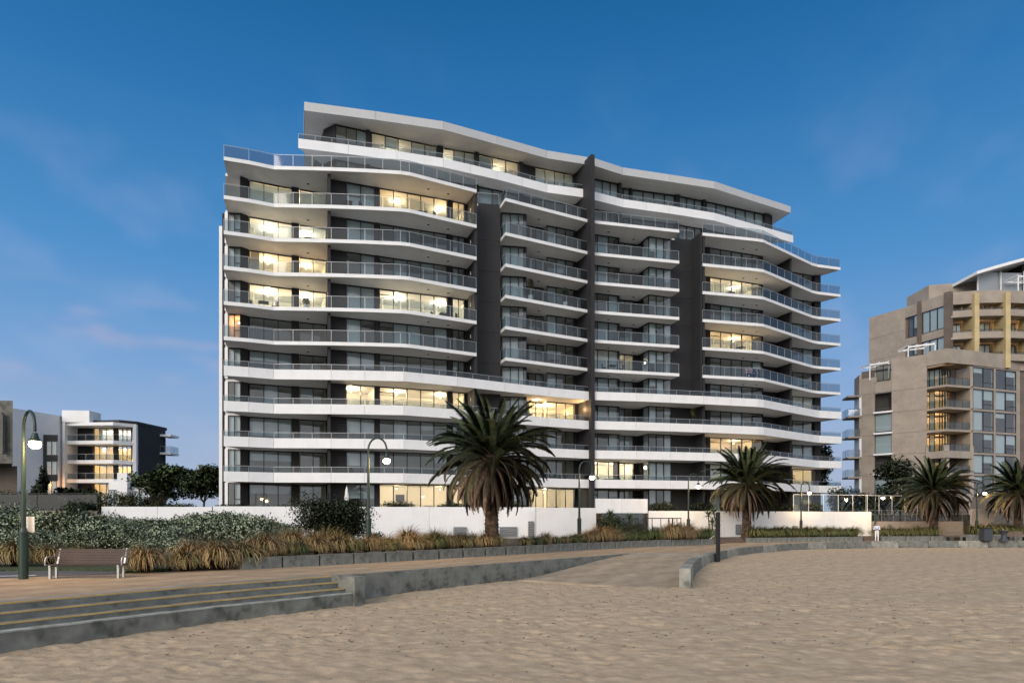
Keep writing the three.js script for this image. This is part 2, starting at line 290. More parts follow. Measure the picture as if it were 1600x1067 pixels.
// asphalt path, its white line, and the lawn behind the bench
struct('asphalt_path', prism([[-34, 15.2], [-24, 18.7], [-16.5, 22.0], [-13.6, 23.4], [-13.9, 24.6], [-17, 25.2], [-26, 23.5], [-38, 21]], -0.6, 0.004), M.asphalt);
struct('path_line', prism([[-34, 16.6], [-24, 20.0], [-16.0, 22.9], [-16.05, 23.02], [-24.05, 20.13], [-34, 16.75]], -0.02, 0.008), M.white);
struct('lawn', prism([[-38, 21], [-26, 23.5], [-17, 25.2], [-13.9, 24.6], [-12.9, 25.6], [-14, 27.8], [-28, 30], [-45, 28]], -0.6, 0.05), M.lawn);
// planted ground between the promenade and the white walls
const bed = [[-45, 28], [-28, 29.6], [-14, 27.6], [-12.5, 25.6], ...inland.slice(1).map(([x, d]) => [x - 0.15, d + 0.2]), [16.2, 56.5], [16.4, 62.5], [7, 60], [2, 58], [-12, 56.5], [-31, 53], [-60, 48]];
struct('garden_bed', prism(bed, -0.8, 0.40), M.soil);
struct('garden_bed', prism([[20.0, 57.2], [31.4, 60.9], [31.0, 68.5], [17.2, 62.6]], -0.8, 0.34), M.soil);
struct('garden_bed', prism([[33.0, 61.3], [40.5, 62.6], [57, 64.2], [85, 66.6], [85, 78], [32.6, 69]], -0.8, 0.34), M.soil);
struct('terrace', prism([[-60, 52.4], [-31, 51.9], [-12, 55.2], [2, 56.9], [7, 58.6], [16.5, 60.9], [22, 62.9], [35, 66.9], [35.2, 72.5], [62, 77], [140, 86], [140, 160], [-140, 160], [-140, 60]], -1.2, 2.47), M.soil);

// ---- steps down to the sand
{
  const st = thing('beach_steps', 'grey concrete beach steps with yellow nosing strips beside the bench', 'steps');
  const L = edge.slice(0, 4), ends = [0, -0.176, -0.354, -0.48, -1.3];
  const trim = (l) => l;
  for (let k = 0; k < 3; k++) {
    const o0 = -0.38 * k, o1 = -0.38 * (k + 1);
    part('step', [band(trim(L), o1 - (k === 2 ? 0 : 0.0), 0.1, -1.3, ends[k + 1])], M.conc, st);
    part('nosing_strip', band(L, o0 - 0.012, o0 + 0.055, ends[k] - 0.03, ends[k] + 0.006), M.stripe, st);
  }
  part('riser', band(L, -0.011, 0.1, -0.4, -0.031), M.conc, st);
  part('nosing_strip', band(L, -1.14 - 0.012, -1.14 + 0.16, ends[3] - 0.03, ends[3] + 0.006), M.paleStrip, st);
  const [ux, uy] = unit(L[2], L[3]), n = [uy, -ux];
  const c0 = [L[3][0] - ux * 0.02, L[3][1] - uy * 0.02], q = (a, b) => [c0[0] + ux * a + n[0] * b, c0[1] + uy * a + n[1] * b];
  part('end_wall', prism([q(0, -0.05), q(0.42, -0.05), q(0.42, 1.24), q(0, 1.24)], -1.3, 0.03), M.conc, st);
  rebase(st, [-9, -0.9, -18]);
}
// ---- promenade wall, cast in lengths
{
  const wl = thing('promenade_wall', 'dark grey concrete retaining wall between the beach steps and the ramp', 'wall');
  const pts = [edge[3], ...[0.36, 0.72, 1].map((t) => at(edge[3], edge[4], t)), ...[0.5, 1].map((t) => at(edge[4], edge[5], t))];
  for (let i = 0; i < pts.length - 1; i++) { const [ux, uy] = unit(pts[i], pts[i + 1]), g = 0.008; part('wall_panel', wall([pts[i][0] + ux * g, pts[i][1] + uy * g], [pts[i + 1][0] - ux * g, pts[i + 1][1] - uy * g], -0.14, 0.12, -1.3, 0.012), M.conc, wl); }
  rebase(wl, [0, -0.8, -30]);
}
// ---- ramp
{
  const a = [0.25, 29.7], b = [6.25, 25.0], c = [9.0, 33.9], dd = [10.7, 37.7], e = [6.7, 37.9], pos = [], uv = [], idx = [];
  const quad = (P, y) => { for (let k = 0; k < 4; k++) { pos.push(P[k][0], y[k], -P[k][1]); uv.push(P[k][0], P[k][1]); } };
  const g = new THREE.BufferGeometry(), N = 26, MM = 20;
  for (let j = 0; j <= N; j++) for (let i = 0; i <= MM; i++) {
    const t = j / N, l = at(a, e, t), r = t < 0.7 ? at(b, c, t / 0.7) : at(c, dd, (t - 0.7) / 0.3), p = at(l, r, i / MM);
    pos.push(p[0], lerp(-0.77, 0.012, smooth(-0.12, 1.06, t)) + 0.008 * n2(p[0], p[1]) - (t < 0.02 ? 0.0 : 0), -p[1]); uv.push(p[0], p[1]);
  }
  for (let j = 0; j < N; j++) for (let i = 0; i < MM; i++) { const k = j * (MM + 1) + i; idx.push(k, k + 1, k + MM + 1, k + 1, k + MM + 2, k + MM + 1); }
  // front lip
  const base = pos.length / 3; for (let i = 0; i <= MM; i++) { pos.push(pos[i * 3], pos[i * 3 + 1] - 0.4, pos[i * 3 + 2] + 0.01); uv.push(uv[i * 2], uv[i * 2 + 1] - 0.4); }
  for (let i = 0; i < MM; i++) idx.push(base + i, base + i + 1, i, base + i + 1, i + 1, i);
  g.setAttribute('position', new THREE.Float32BufferAttribute(pos, 3)); g.setAttribute('uv', new THREE.Float32BufferAttribute(uv, 2)); g.setIndex(idx); g.computeVertexNormals();
  struct('ramp', g, M.ramp);
  struct('ramp_threshold', prism([[6.5, 37.75], [10.8, 37.45], [11.0, 37.95], [6.7, 38.35]], -0.05, 0.016), M.concPale);
}
// ---- curved kerb of cast blocks
{
  const k = thing('beach_kerb', 'curved pale concrete kerb of cast blocks round the sand', 'kerb');
  const cv = new THREE.CatmullRomCurve3(kerbLine.map(([x, d]) => new THREE.Vector3(x, 0, -d))), L = cv.getLength(), n = Math.round(L / 2.9);
  for (let i = 0; i < n; i++) {
    const line = []; for (let s = 0; s <= 4; s++) { const p = cv.getPointAt(clamp((i + s / 4) / n + (s === 0 ? 0.012 : s === 4 ? -0.012 : 0) / n, 0, 1)); line.push([p.x, -p.z]); }
    part('kerb_block', band(line, -0.2, 0.22, -1.2, 0.018), i % 3 ? M.conc : M.concPale, k);
  }
  rebase(k, [18, -0.5, -49]);
}
// ---- planter walls
function planter(line, y1, label, step, sx) {
  const k = thing('planter_wall', label, 'wall');
  for (let i = 0; i < line.length - 1; i++) {
    const [, , l] = unit(line[i], line[i + 1]), n = Math.max(1, Math.round(l / step));
    for (let s = 0; s < n; s++) part('wall_block', wall(at(line[i], line[i + 1], s / n + 0.006), at(line[i], line[i + 1], (s + 1) / n - 0.006), 0, 0.3, -0.5, y1 + rnd(-0.006, 0.006)), M.conc, k);
  }
  rebase(k, [line[0][0], 0, -line[0][1]]);
}
planter(inland.slice(1), 0.45, 'long low concrete planter wall under the brown tussock grasses', 1.7);
planter([[19.6, 56.8], [25.5, 58.9], [31.3, 60.8]], 0.40, 'low concrete planter wall in front of the palm and clipped grass row', 2.2);
planter([[33.1, 61.1], [40.5, 62.4]], 0.42, 'short concrete planter wall between the steps and the palm by the brown building', 2.4);
planter([[41.0, 62.5], [57, 64.0], [84, 66.4]], 0.55, 'taller concrete planter wall behind the rubbish bin', 2.6);
for (const [x0, d0, x1, d1, lab] of [[15.9, 54.4, 19.2, 56.2, 'low timber garden steps beside the yucca'], [31.5, 60.9, 32.9, 61.2, 'narrow timber garden steps behind the standing person']]) {
  const s = thing('garden_steps', lab, 'steps');
  for (let i = 0; i < 3; i++) part('tread', wall([x0, d0 + i * 0.36], [x1, d1 + i * 0.36], 0, 0.42, 0.015 + i * 0.13, 0.12 + i * 0.13), M.timber, s);
  rebase(s, [(x0 + x1) / 2, 0, -(d0 + d1) / 2]);
}
// ---- white garden walls, in cladding panels
function gardenWall(pts, y0, y1, label, step, m = M.white, cap = 0.03) {
  const k = thing('garden_wall', label, 'wall');
  for (let i = 0; i < pts.length - 1; i++) {
    const [, , l] = unit(pts[i], pts[i + 1]), n = Math.max(1, Math.round(l / step));
    for (let s = 0; s < n; s++) part('wall_panel', wall(at(pts[i], pts[i + 1], s / n + 0.012 / l), at(pts[i], pts[i + 1], (s + 1) / n - 0.012 / l), 0, 0.25, y0, y1), m, k);
    part('coping', wall(pts[i], pts[i + 1], 0.02, 0.23, y0, y1 - 0.02), M.slab, k);
  }
  rebase(k, [pts[0][0], y0, -pts[0][1]]);
  return k;
}
gardenWall([[-30.7, 51], [-23, 52.3]], 0.2, 2.88, 'white panelled garden wall behind the silvery shrubs', 4);
gardenWall([[-22.9, 52.2], [-11, 54.4], [2.0, 56.0]], 0.2, 2.93, 'long white panelled garden wall behind the big palm', 5.2);
gardenWall([[1.95, 54.6], [7.0, 56.7]], 0.2, 2.88, 'bright white blank wall block beside the street lamp', 6);
gardenWall([[7.2, 58.7], [11.9, 59.8]], 0.2, 3.72, 'white stair wall rising above the glass stair screen', 3);
gardenWall([[11.95, 59.6], [16.2, 60.6], [22.2, 62.6]], 0.2, 2.68, 'white panelled garden wall behind the black gate frame', 3.4);
gardenWall([[22.25, 62.6], [35.1, 66.6]], 0.2, 2.68, 'white panelled garden wall behind the clipped grass row', 4.5);
gardenWall([[-60, 47.5], [-30.9, 50.6]], 0.2, 2.55, 'beige rendered garden wall below the dark glass fence', 9, M.beige);
gardenWall([[35.3, 67.3], [46, 69.5]], 0.2, 1.75, 'tan rendered wall under the picket glass fence', 4, M.brown);
gardenWall([[46.0, 68.2], [51.3, 69.2]], 0.2, 3.0, 'tall tan rendered wall beside the palm trunk', 3.4, M.brown);
gardenWall([[51.5, 69.6], [60.5, 71], [95, 76]], 0.2, 2.45, 'tan rendered wall with square vents behind the planter', 4.2, M.brown);
// louvred vents set in the white walls
function vent(x, d, dir, w, h, y, label) {
  const v = thing('wall_vent', label, 'vent', [x, y, -d], dir);
  part('vent_frame', [box(w, 0.06, 0.06, 0, 0, 0), box(w, 0.06, 0.06, 0, h, 0), box(0.06, h, 0.06, -w / 2, h / 2, 0), box(0.06, h, 0.06, w / 2, h / 2, 0)], M.louvre, v);
  for (let i = 0; i < Math.round(h / 0.14); i++) part('slat', box(w - 0.06, 0.025, 0.1).rotateX(0.6).translate(0, 0.1 + i * 0.14, 0), M.louvre, v);
}
const yawOf = (a, b) => Math.atan2(b[1] - a[1], b[0] - a[0]);
vent(-4.2, 55.08, yawOf([-11, 54.4], [2, 56]), 1.0, 0.75, 0.55, 'grey louvred vent half behind the big palm trunk');
vent(-0.3, 55.6, yawOf([-11, 54.4], [2, 56]), 1.4, 0.75, 0.55, 'wide grey louvred vent in the white wall near the big palm');
vent(1.55, 55.85, yawOf([-11, 54.4], [2, 56]), 0.4, 1.25, 0.5, 'tall narrow grey louvred vent beside the white wall block');
vent(20.6, 62.0, yawOf([16.2, 60.6], [22.2, 62.6]), 0.55, 0.85, 0.6, 'grey louvred vent beside the middle palm trunk');
vent(26.5, 63.85, yawOf([22.25, 62.6], [35.1, 66.6]), 0.5, 0.35, 0.95, 'small grey vent above the clipped grass row');

// ------------------------------------------------------------------ the main apartment building
const FL = (k) => EYE + (k <= 9 ? 0.65 + 3.1 * k : k === 10 ? 31.95 : k === 11 ? 35.05 : 38.15);   // floor levels
const IN = [-0.38, 0.925];
const tower = thing('apartment_building', 'eleven storey white and charcoal apartment building with wavy balconies behind the palms', 'building');
const G = [[-26.3, 62.6], [-24.94, 62.8], [-24.61, 63.43], [-17.85, 66.15], [-17.0, 63.3], [-6.34, 67.45], [-4.4, 68.4], [-1.2, 69.1], [-1.02, 70.2], [1.5, 70.6], [0.95, 73.0], [3.4, 74.03], [3.74, 73.25], [6.85, 74.6], [7.9, 75.0], [8.2, 75.2], [12.04, 76.49], [11.7, 77.6], [14.5, 78.4], [15.25, 76.06], [17.97, 77.0], [20.75, 77.85], [20.6, 78.4], [30.19, 81.89], [29.7, 83.4], [32.7, 84.7], [32.7, 85.9], [39.27, 88.4], [39.95, 88.4], [40.4, 89.2]];
const BACK = [[35.4, 101.5], [3, 90], [-32, 76.5]];
const lineL = [[-25.35, 59.97], [-23.4, 60.65], [-21.5, 61.55], [-16.4, 61.8], [-13.4, 62.05], [-10.2, 62.42], [-9.4, 62.66], [-3.42, 65.95]];
const lineCL = [[-1.29, 69.6], [-0.66, 67.65], [8.25, 72.6]], lineCR = [[8.78, 72.75], [18.42, 75.1]];
const lineR = [[21.25, 75.85], [27.9, 77.45], [28.7, 77.75], [37.3, 84.75], [38.2, 85.25], [41.57, 86.3]];
const lowL = [...lineL.slice(0, 5), [-9.9, 62.45], [-5.2, 64.75], [-0.7, 67.45], [3.8, 70.05], [8.2, 72.2]];
const lowR = [[8.72, 72.15], [13.3, 72.95], [21.0, 74.75], [27.6, 76.6], [28.4, 77.0], [37.2, 84.0], [38.1, 84.6], [41.4, 85.7]];
const penL = [[-19.95, 63.66], [-15.53, 64.72], [-11.1, 65.83], [-6.75, 67.15], [-1.5, 69.55], [3.7, 72.3], [8.05, 73.5]];
const penR = [[8.95, 74.0], [12.3, 75.68], [17.8, 77.25], [23.5, 79.1], [29.3, 82.2], [35.2, 85.36]];
const inset = (p, t) => [p[0] + IN[0] * t, p[1] + IN[1] * t];
const gz = (i, j, t = 0.25) => G.slice(i, j + 1).map((p) => inset(p, t));

function balcony(front, back, y, kind) {
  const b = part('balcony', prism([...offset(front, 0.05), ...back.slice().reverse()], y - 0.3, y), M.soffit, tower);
  if (kind === 'slab') {
    part('edge_band', band(front, 0, 0.06, y - 0.31, y + 0.012), M.white, b);
    balustrade(b, offset(front, 0.12), y);
  } else {
    for (let i = 0; i < front.length - 1; i++) {
      const [ux, uy, l] = unit(front[i], front[i + 1]); if (l < 1.3 && kind !== 'roof') { part('fascia_panel', wall(front[i], front[i + 1], 0, 0.09, y - 0.33, y + 0.56), M.white, b); continue; }
      const n = l > 5.6 ? 2 : 1;
      for (let s = 0; s < n; s++) part('fascia_panel', wall(at(front[i], front[i + 1], s / n + (i || s ? 0.014 / l : 0)), at(front[i], front[i + 1], (s + 1) / n - 0.014 / l), 0, 0.09, y - 0.33, y + 0.56), M.white, b);
    }
    part('upstand', band(offset(front, 0.1), 0, 0.12, y, y + 0.52), M.slab, b);
    balustrade(b, offset(front, 0.16), y, { low: 0.56, postLow: 0.5, step: 1.75 });
  }
  return b;
}
for (let k = 1; k <= 10; k++) {
  const y = FL(k), low = k <= 4;
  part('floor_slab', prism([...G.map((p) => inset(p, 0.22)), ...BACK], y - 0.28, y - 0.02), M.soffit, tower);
  if (low) {
    balcony(lowL, gz(1, 14), y, 'panel');
    balcony(lowR, gz(15, 28), y, 'panel');
  } else {
    balcony(lineL, [[-26.2, 62.9], ...gz(1, 6)], y, 'slab');
    balcony(lineCL, gz(8, 14), y, 'slab');
    balcony(lineCR, gz(15, 20), y, 'slab');
    balcony(lineR, gz(22, 28), y, 'slab');
  }
}
// the set-back top storey and its roof
const PG = [[-18.4, 66.6], [-17.1, 65.7], [-14.1, 66.95], [-7.2, 69.85], [-3.66, 70.95], [1.0, 72.95], [2.3, 73.6], [7.07, 75.45], [7.9, 75.8], [9.1, 76.15], [12.2, 77.43], [12.0, 78.2], [13.62, 78.6], [19.5, 80.2], [22.9, 81.5], [31.95, 85.25], [32.6, 85.4]];
const PBACK = [[29, 98], [2, 88.5], [-24, 79.5]];
for (const [fr, i, j] of [[penL, 0, 8], [penR, 9, 16]]) balcony(fr, [...PG.slice(i, j + 1).map((p) => inset(p, 0.2))], FL(11), 'panel');
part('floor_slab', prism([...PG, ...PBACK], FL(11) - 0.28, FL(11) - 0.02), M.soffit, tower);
{
  const rl = [[-19.35, 63.52], [-13, 65.0], [-6.7, 66.65], [-1.5, 69.25], [3.67, 71.9], [8.1, 73.2]], rr = [[8.9, 73.45], [12.22, 75.35], [17.8, 76.9], [23.33, 78.5], [28.9, 81.6], [34.6, 84.7]], y = FL(12);
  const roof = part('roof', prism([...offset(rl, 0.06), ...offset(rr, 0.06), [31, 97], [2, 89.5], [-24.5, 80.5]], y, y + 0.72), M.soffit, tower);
  for (const l of [rl, rr]) for (let i = 0; i < l.length - 1; i++) { const [, , n] = unit(l[i], l[i + 1]); part('fascia_panel', wall(at(l[i], l[i + 1], i ? 0.016 / n : 0), at(l[i], l[i + 1], 1 - 0.016 / n), 0, 0.09, y - 0.02, y + 0.8), M.roofMetal, roof); }
  part('fascia_panel', wall([34.6, 84.7], [32.5, 91], 0, 0.09, y - 0.02, y + 0.8), M.roofMetal, roof);
  part('fascia_panel', wall([-21.6, 70.5], [-19.35, 63.52], 0, 0.09, y - 0.02, y + 0.8), M.roofMetal, roof);
}
// charcoal cross walls, cores and the central fin
const crossWall = (a, b, t, y0, y1, name = 'party_wall') => part(name, wall(a, b, -t / 2, t / 2, y0, y1), M.charcoal, tower);
crossWall([8.52, 71.75], [7.0, 75.6], 0.42, 2.4, FL(12) + 0.3, 'central_fin');
for (let k = 0; k < 10; k++) {
  const y0 = FL(k) - (k ? 0 : 0.1), y1 = FL(k + 1) - 0.3;
  crossWall([-16.72, 62.35], [-17.9, 66.4], 0.26, y0, y1);
  crossWall([-3.52, 66.2], [-4.5, 68.7], 0.3, y0, y1);
  crossWall([33.72, 82.45], [32.6, 86.1], 0.26, y0, y1);
  crossWall([21.38, 76.05], [20.55, 78.5], 0.3, y0, y1);
  // charcoal piers between the windows
  part('pier', prism([[-24.98, 62.7], [-24.5, 63.3], [-24.5, 63.75], [-25.3, 63.4]], y0, y1), M.charcoal, tower);
  part('pier', prism([[-20.92, 64.72], [-20.28, 65.0], [-20.42, 65.45], [-21.0, 65.2]], y0, y1), M.charcoal, tower);
  part('pier', wall(at(G[4], G[5], -0.01), at(G[4], G[5], 0.138), -0.02, 0.3, y0, y1), M.charcoal, tower);
  part('pier', wall(at(G[4], G[5], 0.372), at(G[4], G[5], 0.408), -0.12, 0.3, y0, y1), M.charcoal, tower);
  part('pier', wall([-6.4, 67.45], [-5.95, 67.65], -0.12, 0.3, y0, y1), M.charcoal, tower);
  part('pier', wall([-18.02, 66.1], [-17.75, 66.2], -0.02, 0.3, y0, y1), M.charcoal, tower);
  part('pier', wall([-4.75, 68.25], [-4.4, 68.42], -0.02, 0.3, y0, y1), M.charcoal, tower);
  part('pier', wall([0.95, 73.0], at(G[10], G[11], 0.3), 0, 0.3, y0, y1), M.charcoal, tower);
  part('pier', wall([1.47, 70.62], [0.98, 72.98], -0.04, 0.3, y0, y1), M.charcoal, tower);
  part('pier', wall([6.85, 74.6], [7.6, 74.95], 0, 0.3, y0, y1), M.charcoal, tower);
  part('pier', wall([12.05, 76.5], [11.72, 77.6], 0, 0.25, y0, y1), M.charcoal, tower);
  part('pier', wall(at([11.7, 77.6], [14.5, 78.4], 0.8), [14.55, 78.42], 0, 0.3, y0, y1), M.charcoal, tower);
  part('pier', wall([14.5, 78.4], at(G[18], G[19], 0.36), 0, 0.25, y0, y1), M.charcoal, tower);
  part('pier', wall(at(G[22], G[23], 0.2), at(G[22], G[23], 0.245), -0.12, 0.3, y0, y1), M.charcoal, tower);
  part('pier', wall([30.15, 81.9], [29.7, 83.4], 0, 0.3, y0, y1), M.charcoal, tower);
  part('pier', wall(at(G[24], G[25], 0.3), [32.75, 84.72], 0, 0.3, y0, y1), M.charcoal, tower);
  part('pier', wall([32.55, 85.85], at(G[26], G[27], 0.2), 0, 0.3, y0, y1), M.charcoal, tower);
  part('pier', prism([[39.1, 88.05], [39.95, 88.25], [39.85, 88.95], [38.9, 88.65]], y0, y1), M.charcoal, tower);
  if (k >= 4) part('core_panel', wall([21.12, 75.86], [20.5, 78.1], 0.0, 0.16, y0 - 0.29, k === 9 ? FL(10) + 0.01 : y1 - 0.012), M.charcoal, tower);
  // core walls in storey-high panels with a joint at each floor
  part('core_panel', wall([-4.42, 68.48], [-1.2, 69.12], 0, 0.4, y0 - 0.29, y1 - 0.012), M.charcoal, tower);
  part('core_panel', wall([17.98, 77.0], [20.78, 77.85], 0, 0.4, y0 - 0.29, y1 - 0.012), M.charcoal, tower);
}
for (const [a, b] of [[[-3.4, 68.68], [-1.3, 69.1]], [[18.5, 77.2], [20.8, 77.9]]]) {
  const c = part('core_parapet', wall(a, b, 0.02, 0.3, FL(10) - 0.32, FL(10)), M.charcoal, tower);
  balustrade(c, offset([a, b], 0.12), FL(10));
}
part('rear_wall', [wall(BACK[0], BACK[1], -0.3, 0, 2, FL(10)), wall(BACK[1], BACK[2], -0.3, 0, 2, FL(10)), wall(BACK[2], [-26.4, 62.9], -0.3, 0, 2, FL(9) - 0.3), wall([40.3, 89.0], BACK[0], 0, 0.3, 2, FL(10) - 0.3)], M.charcoal, tower);
// flank beside the end of the balconies: white edge wall, dark downpipe strip
part('flank_wall', prism([[-28.35, 66], [-28.0, 66], [-28.0, 78], [-28.35, 78]], 2, FL(9) - 0.1), M.white, tower);
part('flank_wall', prism([[-28.0, 66.6], [-27.2, 66.6], [-27.2, 78], [-28.0, 78]], 2, FL(9) - 0.4), M.charcoal, tower);
for (let k = 1; k <= 8; k++) part('downpipe_collar', box(0.75, 0.3, 0.4, -27.75, FL(k) - 0.3, -66.3), M.frame, tower);

// windows, floor by floor. Lit rooms: floor -> room letters
const ROOMS = { A: [[-24.5, 63.5], [-17.95, 66.15]], B: [at(G[4], G[5], 0.02), at(G[4], G[5], 0.39)], C: [at(G[4], G[5], 0.395), [-4.45, 68.4]], D: [[-1.0, 70.25], [1.3, 70.7]], E: [[1.2, 73.1], [7.4, 74.95]], F: [[8.1, 75.2], [14.4, 78.5]], G: [[14.9, 77.6], [17.9, 77.1]], H: [[20.7, 78.45], [30.1, 81.95]], I: [[32.8, 86], [39.2, 88.4]] };
const LIT = { 9: { A: 13, C: 15 }, 8: { A: 16, H: 16 }, 7: { A: 17 }, 6: { A: 16, C: 15, H: 13 }, 5: { F: 1.6 }, 3: { B: 7, C: 12, E: 15 }, 2: { H: 9 }, 1: { F: 12, I: 6, H: 3 }, 0: { C: 9, E: 6, I: 2 }, 4: { I: 2 } };
const br = mulberry(77);
function rooms(k, defs, lits, back = 4.6) {
  const y0 = FL(k), y1 = FL(k + 1) - 0.3;
  for (const r in defs) {
    const [a, b] = defs[r], lit = (lits || {})[r] || 0, A = inset(a, back), B = inset(b, back);
    const rm = part('room', [wall(A, B, 0, 0.1, y0, y1), wall(A, inset(a, 0.12), 0, 0.06, y0, y1), wall(B, inset(b, 0.12), -0.06, 0, y0, y1), prism([inset(a, 0.1), inset(b, 0.1), B, A], y0 - 0.019, y0 + 0.004)], M.room, tower);
    if (lit) {
      const n = unit(a, b)[2] > 7 ? 2 : 1;
      for (let i = 0; i < n; i++) {
        const p = inset(at(a, b, (i + 0.5) / n), 2.1), y = y1 - 0.32;
        const lamp = part('pendant_light', new THREE.SphereGeometry(0.08, 16, 12), M.glow, rm); lamp.position.set(p[0], y, -p[1]);
        pointLight(p[0], y, -p[1], 3.7 * lit / n, [lin(255, 222, 176), lin(255, 230, 196), lin(255, 210, 152), lin(255, 226, 186)][(k * 3 + r.charCodeAt(0)) % 4], 7);
      }
      // furniture silhouettes: sideboard, picture
      const q = inset(at(a, b, 0.35), back - 0.3), fw = unit(a, b);
      part('sideboard', wall([q[0] - fw[0], q[1] - fw[1]], [q[0] + fw[0] * 0.8, q[1] + fw[1] * 0.8], -0.2, 0.2, y0 + 0.01, y0 + 0.85), M.timber, rm);
      for (let s = 0; s < 3; s++) { const c = inset(at(a, b, 0.2 + 0.25 * s + 0.05 * ((k * 7 + s * 3) % 5)), 1.2 + 0.6 * ((k + s) % 3)); part('furniture', [box(0.5 + 0.5 * ((k + s) % 2), 0.42, 0.6, c[0], y0 + 0.25, -c[1]), box(0.5 + 0.5 * ((k + s) % 2), 0.45, 0.12, c[0], y0 + 0.65, -c[1] - 0.25)], s % 2 ? M.curtain : M.charcoal, rm); }
      if ((k + r.charCodeAt(0)) % 3 === 0) part('curtain', wall(inset(at(a, b, 0.02), 0.25), inset(at(a, b, 0.13), 0.25), 0, 0.08, y0 + 0.02, y1 - 0.02), M.curtain, rm);
      part('picture', wall([q[0] - fw[0] * 0.4, q[1] - fw[1] * 0.4], [q[0] + fw[0] * 0.5, q[1] + fw[1] * 0.5], 0.2, 0.26, y0 + 1.3, y0 + 2.0), M.charcoal, rm);
    }
  }
}
const blindRow = (n, p, amt) => Array.from({ length: n }, () => (br() < p ? amt ?? [1, 1, 0.5, 0.3, 0.28][Math.floor(br() * 5)] : 0));
for (let k = 0; k < 10; k++) {
  const y0 = FL(k) + 0.01, y1 = FL(k + 1) - 0.3, L = LIT[k] || {}, bl = (r, n, p, amt) => ({ blinds: L[r] > 4 ? (k === 9 && r === 'A' ? Array(n).fill(1) : Array(n).fill(0)) : blindRow(n, p, amt) });
  const win = (a, b, n, r, p = 0.4, extra = {}, amt) => addWindow(tower, a, b, y0, y1, n, { ...bl(r, n, p, amt), ...extra });
  const wA = k <= 4 && k !== 3 ? [0.32, 0.32, 0.32] : null;
  win([-24.45, 63.5], [-20.98, 65.08], 3, 'A', 0.4, wA && k !== 4 ? { blinds: k === 2 ? [0.62, 0.62, 0.62] : wA } : {});
  win([-20.3, 65.28], [-18.02, 66.12], 2, 'A', 0.3);
  win(at(G[4], G[5], 0.14), at(G[4], G[5], 0.37), 2, 'B', 0.85, k === 9 ? { transom: { 0: 1.9 } } : {}, k > 4 ? 1 : 0.5);
  win(at(G[4], G[5], 0.41), [-6.42, 67.42], 5, 'C', 0.3, k < 9 && k > 2 ? { transom: { 0: 2.25 } } : {});
  win([-5.9, 67.68], [-4.78, 68.22], 2, 'C', 0.6);
  win(G[8], G[9], 3, 'D', 0.7, {}, k % 3 ? 1 : undefined);
  win(at(G[10], G[11], 0.32), G[11], 2, 'E', 0.3);
  win(G[12], G[13], 3, 'E', 0.3);
  win(G[15], G[16], 3, 'F', 0.6, {}, k % 2 ? 1 : undefined);
  win(at(G[17], G[18], 0.04), at(G[17], G[18], 0.78), 2, 'F', 0.4);
  win(at(G[18], G[19], 0.38), at(G[18], G[19], 0.99), 1, 'G', 0.8, {}, 1);
  win(G[19], G[20], 3, 'G', 0.7);
  win(at(G[22], G[23], 0.06), at(G[22], G[23], 0.198), 1, 'H', 0.7, {}, 1);
  win(at(G[22], G[23], 0.25), at(G[22], G[23], 0.985), 5, 'H', 0.35, { transom: { 0: 2.2 } });
  win(at(G[24], G[25], 0.03), at(G[24], G[25], 0.28), 1, 'H', 0.5);
  win(at(G[26], G[27], 0.22), [39.05, 88.32], 3, 'I', 0.5);
  rooms(k, ROOMS, L);
  if (k < 9) {
    part('pier', prism([[-26.38, 62.62], [-26.1, 62.62], [-26.1, 63.1], [-26.38, 63.1]], FL(k), y1), M.white, tower);
    addWindow(tower, [-26.08, 62.7], [-25.0, 62.85], y0 + (k % 2 ? 0.0 : 0.0), y1, 2, { blinds: k === 5 ? [0] : k % 3 ? [1, 1] : [0, 1], transom: { 1: 1.3 } });
    part('room', [wall([-26.3, 66], [-25, 66], 0, 0.1, y0, y1), wall([-26.35, 66], [-26.3, 63.1], 0, 0.06, y0, y1)], M.room, tower);
    if (k === 5) { const lamp = part('pendant_light', new THREE.SphereGeometry(0.1, 12, 10), M.glow, tower); lamp.position.set(-25.7, y1 - 0.4, -64.2); pointLight(-25.7, y1 - 0.4, -64.2, 5, lin(255, 165, 100), 5); }
  }
}
